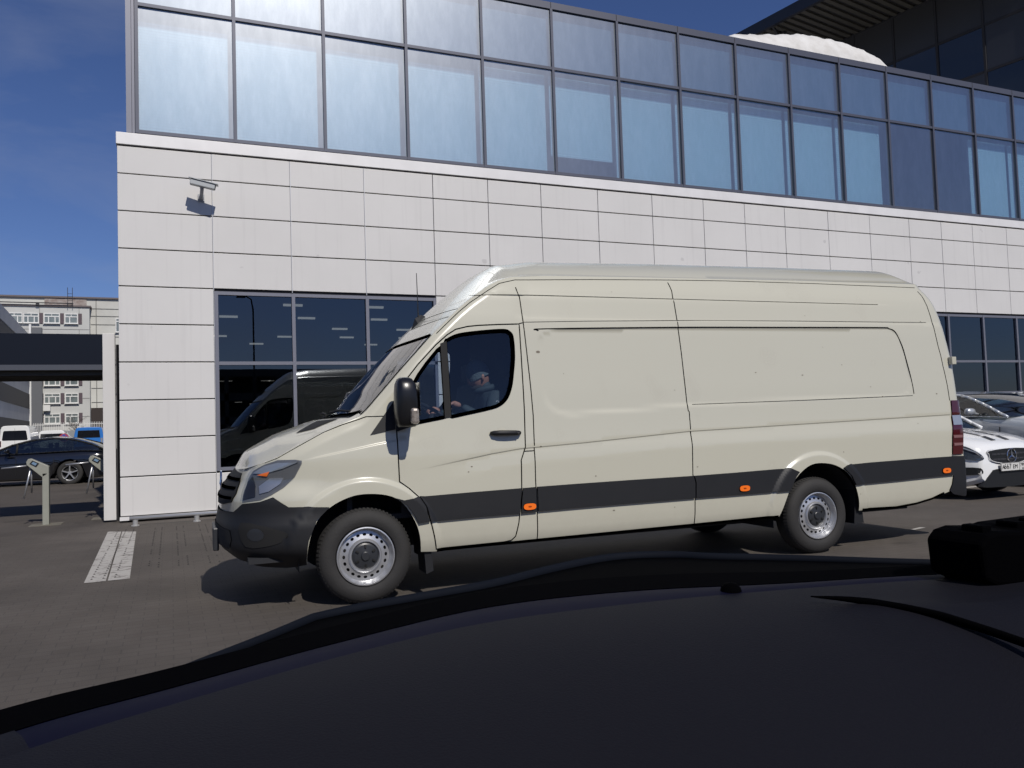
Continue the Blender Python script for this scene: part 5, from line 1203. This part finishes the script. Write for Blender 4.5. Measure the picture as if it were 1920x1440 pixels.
tc_,_w=car('parked_car','white car at the far right, only its roof edge showing past the silver crossover',(16.9,8.6,0),PI/2,M['white'],4.6,1.86,1.66,prof2,roof2,'cars parked at the right by the building',rr=.36,clr=.22,detail=True)
# black saloon behind the turnstiles
prof3=[(0,.58),(.03,.66),(.3,.74),(.9,.83),(1.4,.89),(1.8,.92),(4.2,.97),(4.7,.94),(4.9,.85),(4.95,.6)]
roof3=[(1.75,.93),(2.35,1.20),(2.85,1.34),(3.35,1.38),(3.9,1.33),(4.4,1.17),(4.85,.93)]
car('parked_car','black saloon standing across the yard behind the turnstiles',(-6.45,27.9,-.02),-.10,M['black'],4.95,1.85,1.40,prof3,roof3,None,rr=.34,wb=2.9,fo=.95)
# ---------------------------------------------------------------- distant vans
def farvan(name,lab,loc,rz,paint,H=2.35,Wd=1.95,L=5.2,rear=True,glassc=None):
    t=thing(name,lab,'van',loc,rz,'vans parked beyond the yard')
    b=MB(); n=14; v=[];f=[]
    secs=[(0,.90,.0),(.06,.98,.0),(L-.9,.98,0),(L,.86,.0)]
    pro=[(.90,.35),(.97,.5),(1,.9),(1,1.25),(.97,1.45),(.90,H-.28),(.84,H-.1),(.70,H-.02),(0,H)]
    zt=[1,1,1,.60]; xx=[0,.05,L-1.6,L-1.1,L]; ws=[.92,1,1,1,.88]; hz=[1,1,1,.80,.52]
    for x,wq,hq in zip(xx,ws,hz):
        row=[(a*Wd/2*wq,min(z,H*hq) if z<H*.9 else z*hq) for a,z in pro]; row+= [(-y,z) for y,z in row[:-1][::-1]]; v+=[(x,y,z) for y,z in row]
    m_=17
    for i in range(len(xx)-1):
        for k in range(m_-1): f.append((i*m_+k,i*m_+k+1,(i+1)*m_+k+1,(i+1)*m_+k))
    f.append(tuple(range(m_))); f.append(tuple((len(xx)-1)*m_+k for k in range(m_))); b.add(v,f); b.build('body',paint,t,world=False,fix=True,bevel=.03)
    g=MB()
    if rear: g.prism([(-.74,1.28),(.74,1.28),(.78,1.34),(.70,H-.42),(.64,H-.36),(-.64,H-.36),(-.70,H-.42),(-.78,1.34)],-.02,.0,axis='x')
    else: g.prism([(-.80,1.30),(.80,1.30),(.74,H-.25),(-.74,H-.25)],-.03,.0,axis='x')
    g.build('rear_window' if rear else 'windscreen',M['black'],t,world=False,fix=True,bevel=.01)
    for s in (-1,1):
        q=MB(); q.box(-.03,.10,s*.90-.07,s*.90+.07,.85,1.25); q.build('tail_light' if rear else 'headlight',M['red'] if rear else M['clearlens'],t,world=False)
        for x in (.95,L-1.0):
            w_=MB(); w_.lathe([(0,0),(.2,0),(.33,.0),(.35,.04),(.35,.2)],(x,s*Wd/2,.35),20,sgn=-s); w_.build('wheel',M['rubber'],t,world=False)
    q=MB(); q.box(-.10,.05,-.95,.95,.42,.62); q.build('bumper',M['blackplastic'],t,world=False,bevel=.02)
    q=MB(); q.box(-.02,-.01,-.35,.35,.72,.80); q.box(-.02,-.01,-.005,.005,.70,H-.2); q.build('door_gap',M['gap'],t,world=False)
    return t
farvan('parked_van','white van with a dark rear window parked beyond the yard at the far left',(-10.1,66,0),PI/2,M['white'],2.32)
farvan('parked_van','white van seen nose on with pale bonnet beside the other white van',(-8.55,72,0),PI/2,M['white'],1.95,2.0,4.6,False)
farvan('parked_van','blue van with a dark windscreen parked right of the round sign',(-5.9,71,0),PI/2,M['blue'],2.12,2.1,5.2,False)
# ---------------------------------------------------------------- dashboard of the car the view is taken from
dm=pm('dashboard skin',(.0048,.0048,.0078),.7,0,.14,bump=(260,.12)); dm2=pm('dashboard edge',(.0026,.0026,.0115),.6,0,.06); dk=pm('black cowl',(.0006,.0006,.0009),.9,0,.02)
db=thing('car_dashboard','black car dashboard top curving along the foot of the windscreen in the foreground','dashboard',(.75,1.0,.6))
e0=smooth_poly([(-.75,.80),(-.45,1.08),(-.209,1.272),(-.02,1.355),(.28,1.50),(.64,1.635),(.99,1.60),(1.31,1.45),(1.61,1.345),(2.0,1.15),(2.4,.85)],6)
e1=smooth_poly([(-.75,.60),(-.42,.90),(-.155,1.105),(.02,1.20),(.26,1.31),(.51,1.385),(.78,1.385),(1.07,1.345),(1.48,1.245),(1.9,1.06),(2.3,.80)],6)
e1a=e1+(e0-e1)*.56
def strip(name,A,B,za,zb,mat,drop=None,n=6,crown=0):
    m_=MB(); v=[];f=[]; k=len(A)
    for j in range(n+1):
        t=j/n; C_=A+(B-A)*t; z=za+(zb-za)*t+crown*math.sin(PI*t); v+=[(x,y,z) for x,y in C_]
    for j in range(n): f+=[(j*k+i,j*k+i+1,(j+1)*k+i+1,(j+1)*k+i) for i in range(k-1)]
    m_.add(v,f); return m_.build(name,mat,db,smooth=True,fix=False)
strip('windscreen_gasket',e0,e1a,.982,.974,dk,crown=.0)
iL=int(np.argmin(np.abs(e1[:,0]+.16)))
strip('defroster_edge',e1a[iL:],e1[iL:],.9725,.978,dm2,crown=.004)
strip('dash_corner',e1a[:iL+1],e1[:iL+1],.974,.978,dm,crown=.004)
e2=e1.copy(); cy=np.clip(e1[:,1]-.20,-9,.95); e3=np.stack([e1[:,0]*.55+.10,e1[:,1]*.0+.12],1)
# dash top surface from e1 towards the viewer, gently domed and falling
m_=MB(); v=[];f=[]; k=len(e1); n=26
for j in range(n+1):
    t=j/n
    for i in range(k):
        a=e1[i]; b2=np.array([a[0]*.8+.08,-.05]); x=a[0]+(b2[0]-a[0])*t; y=a[1]+(b2[1]-a[1])*t
        z=.979+.020*math.sin(min(1,t*2.2)*PI)*.6-.30*t**1.7
        # raised instrument pod lip on the right
        q=(x-1.12)*.75+(y-1.10)*1.0; z+=.016*sst(np.array(x),1.05,1.22)*(1-sst(np.array(y),1.02+.17*max(0,1.35-x)/.3,1.07+.17*max(0,1.35-x)/.3))*(t>.02)
        v.append((x,y,float(z)))
for j in range(n): f+=[(j*k+i,j*k+i+1,(j+1)*k+i+1,(j+1)*k+i) for i in range(k-1)]
m_.add(v,f); m_.build('dash_top',dm,db,smooth=True)
gv=MB(); gp=smooth_poly([(1.095,1.192),(1.15,1.145),(1.19,1.06),(1.205,.96),(1.20,.82),(1.17,.66)],6); gv.tube([(x,y,.997-.02*i/len(gp)-.055*max(0,(1.0-y))) for i,(x,y) in enumerate(gp)],[.001+.006*min(1,i/8) for i in range(len(gp))],8); gv.build('dash_groove',dk,db,smooth=True)
bb=MB(); bb.lathe([(0,.018),(.012,.016),(.020,.008),(.022,0)],(1.055,1.375,.978),16,axis='z'); bb.build('sun_sensor',dk,db,smooth=True)
gs=MB(); gs.add([(x,y,.982) for x,y in e0]+[(x+0,y+.02,.93) for x,y in e0],[(i,i+1,len(e0)+i+1,len(e0)+i) for i in range(len(e0)-1)]); gs.build('cowl_front',dk,db)
# wiper resting outside
wr=thing('windscreen_wiper','black wiper lying along the outside foot of the windscreen','wiper',(.9,1.75,.9))
gm=smooth_poly([(-.02,1.50),(.16,1.60),(.32,1.675),(.50,1.72),(.68,1.765),(.86,1.85),(1.02,1.91),(1.13,1.92),(1.24,1.87),(1.32,1.78),(1.46,1.66),(1.62,1.50),(1.78,1.36)],5)
for i_ in range(8): gm[i_,1]=np.interp(gm[i_,0],e0[:,0],e0[:,1])+.01+(gm[i_,1]-np.interp(gm[i_,0],e0[:,0],e0[:,1])-.01)*(i_/8)
zq=lambda i: .966
mb_=MB(); mb_.tube([(x,y-.0,zq(i)) for i,(x,y) in enumerate(gm)],[.005+.008*math.sin(PI*min(1,i/len(gm)))**.5 for i in range(len(gm))],8); mb_.build('wiper_arm',pm('wiper black',(.0035,.005,.009),.8,0,.1),wr,smooth=True)
mb_=MB(); mb_.add([(x,y+.0,.965) for x,y in gm]+[(x,y+.05*min(1,i_/14),.965-.065*min(1,i_/16)) for i_,(x,y) in enumerate(gm)],[(i,i+1,len(gm)+i+1,len(gm)+i) for i in range(len(gm)-1)]); mb_.build('wiper_blade',dk,wr)
# painted cowl between gasket and wiper
m_=MB(); cx0=[p_[0] for p_ in gm]; k_=len(gm); ye=np.interp(cx0,e0[:,0],e0[:,1]); m_.add([(x,y0__-.01,.975) for x,y0__ in zip(cx0,ye)]+[(x,y,.962) for x,y in gm],[(i,i+1,k_+i+1,k_+i) for i in range(k_-1)]); m_.build('cowl_panel',dk,db,smooth=True)
# device on a mount
dv=thing('dash_device','black plastic device with ribbed top on a stubby mount at the right','device',(1.65,1.15,.93))
mb_=MB(); mb_.prism([(1.385,1.015),(1.378,1.085),(1.40,1.103),(1.43,1.108),(1.50,1.103),(1.53,1.108),(1.80,1.112),(1.80,.985),(1.60,.985),(1.42,1.000)],1.13,1.26,axis='y'); mb_.v=[(x-1.55,y-1.15,z-.95) for x,y,z in mb_.v]; mb_.build('case',dk,dv,world=False,fix=True,bevel=.008)
for x in (1.424,1.528,1.60):
    mb_=MB(); mb_.box(x-.014,x+.014,1.15,1.20,1.100,1.118); mb_.v=[(x-1.55,y-1.15,z-.95) for x,y,z in mb_.v]; mb_.build('button',dk,dv,world=False,bevel=.004)
mb_=MB()
for k in range(22): mb_.box(1.545+k*.009,1.550+k*.009,1.127,1.130,1.085,1.100)
mb_.v=[(x-1.55,y-1.15,z-.95) for x,y,z in mb_.v]; mb_.build('ribs',pm('rib',(.004,.004,.005),.5),dv,world=False)
mb_=MB(); mb_.tube([(1.56,1.19,.99),(1.57,1.18,.95),(1.62,1.15,.90)],[.10,.08,.12],14); mb_.v=[(x-1.55,y-1.15,z-.95) for x,y,z in mb_.v]; mb_.build('mount',dk,dv,world=False,smooth=True)
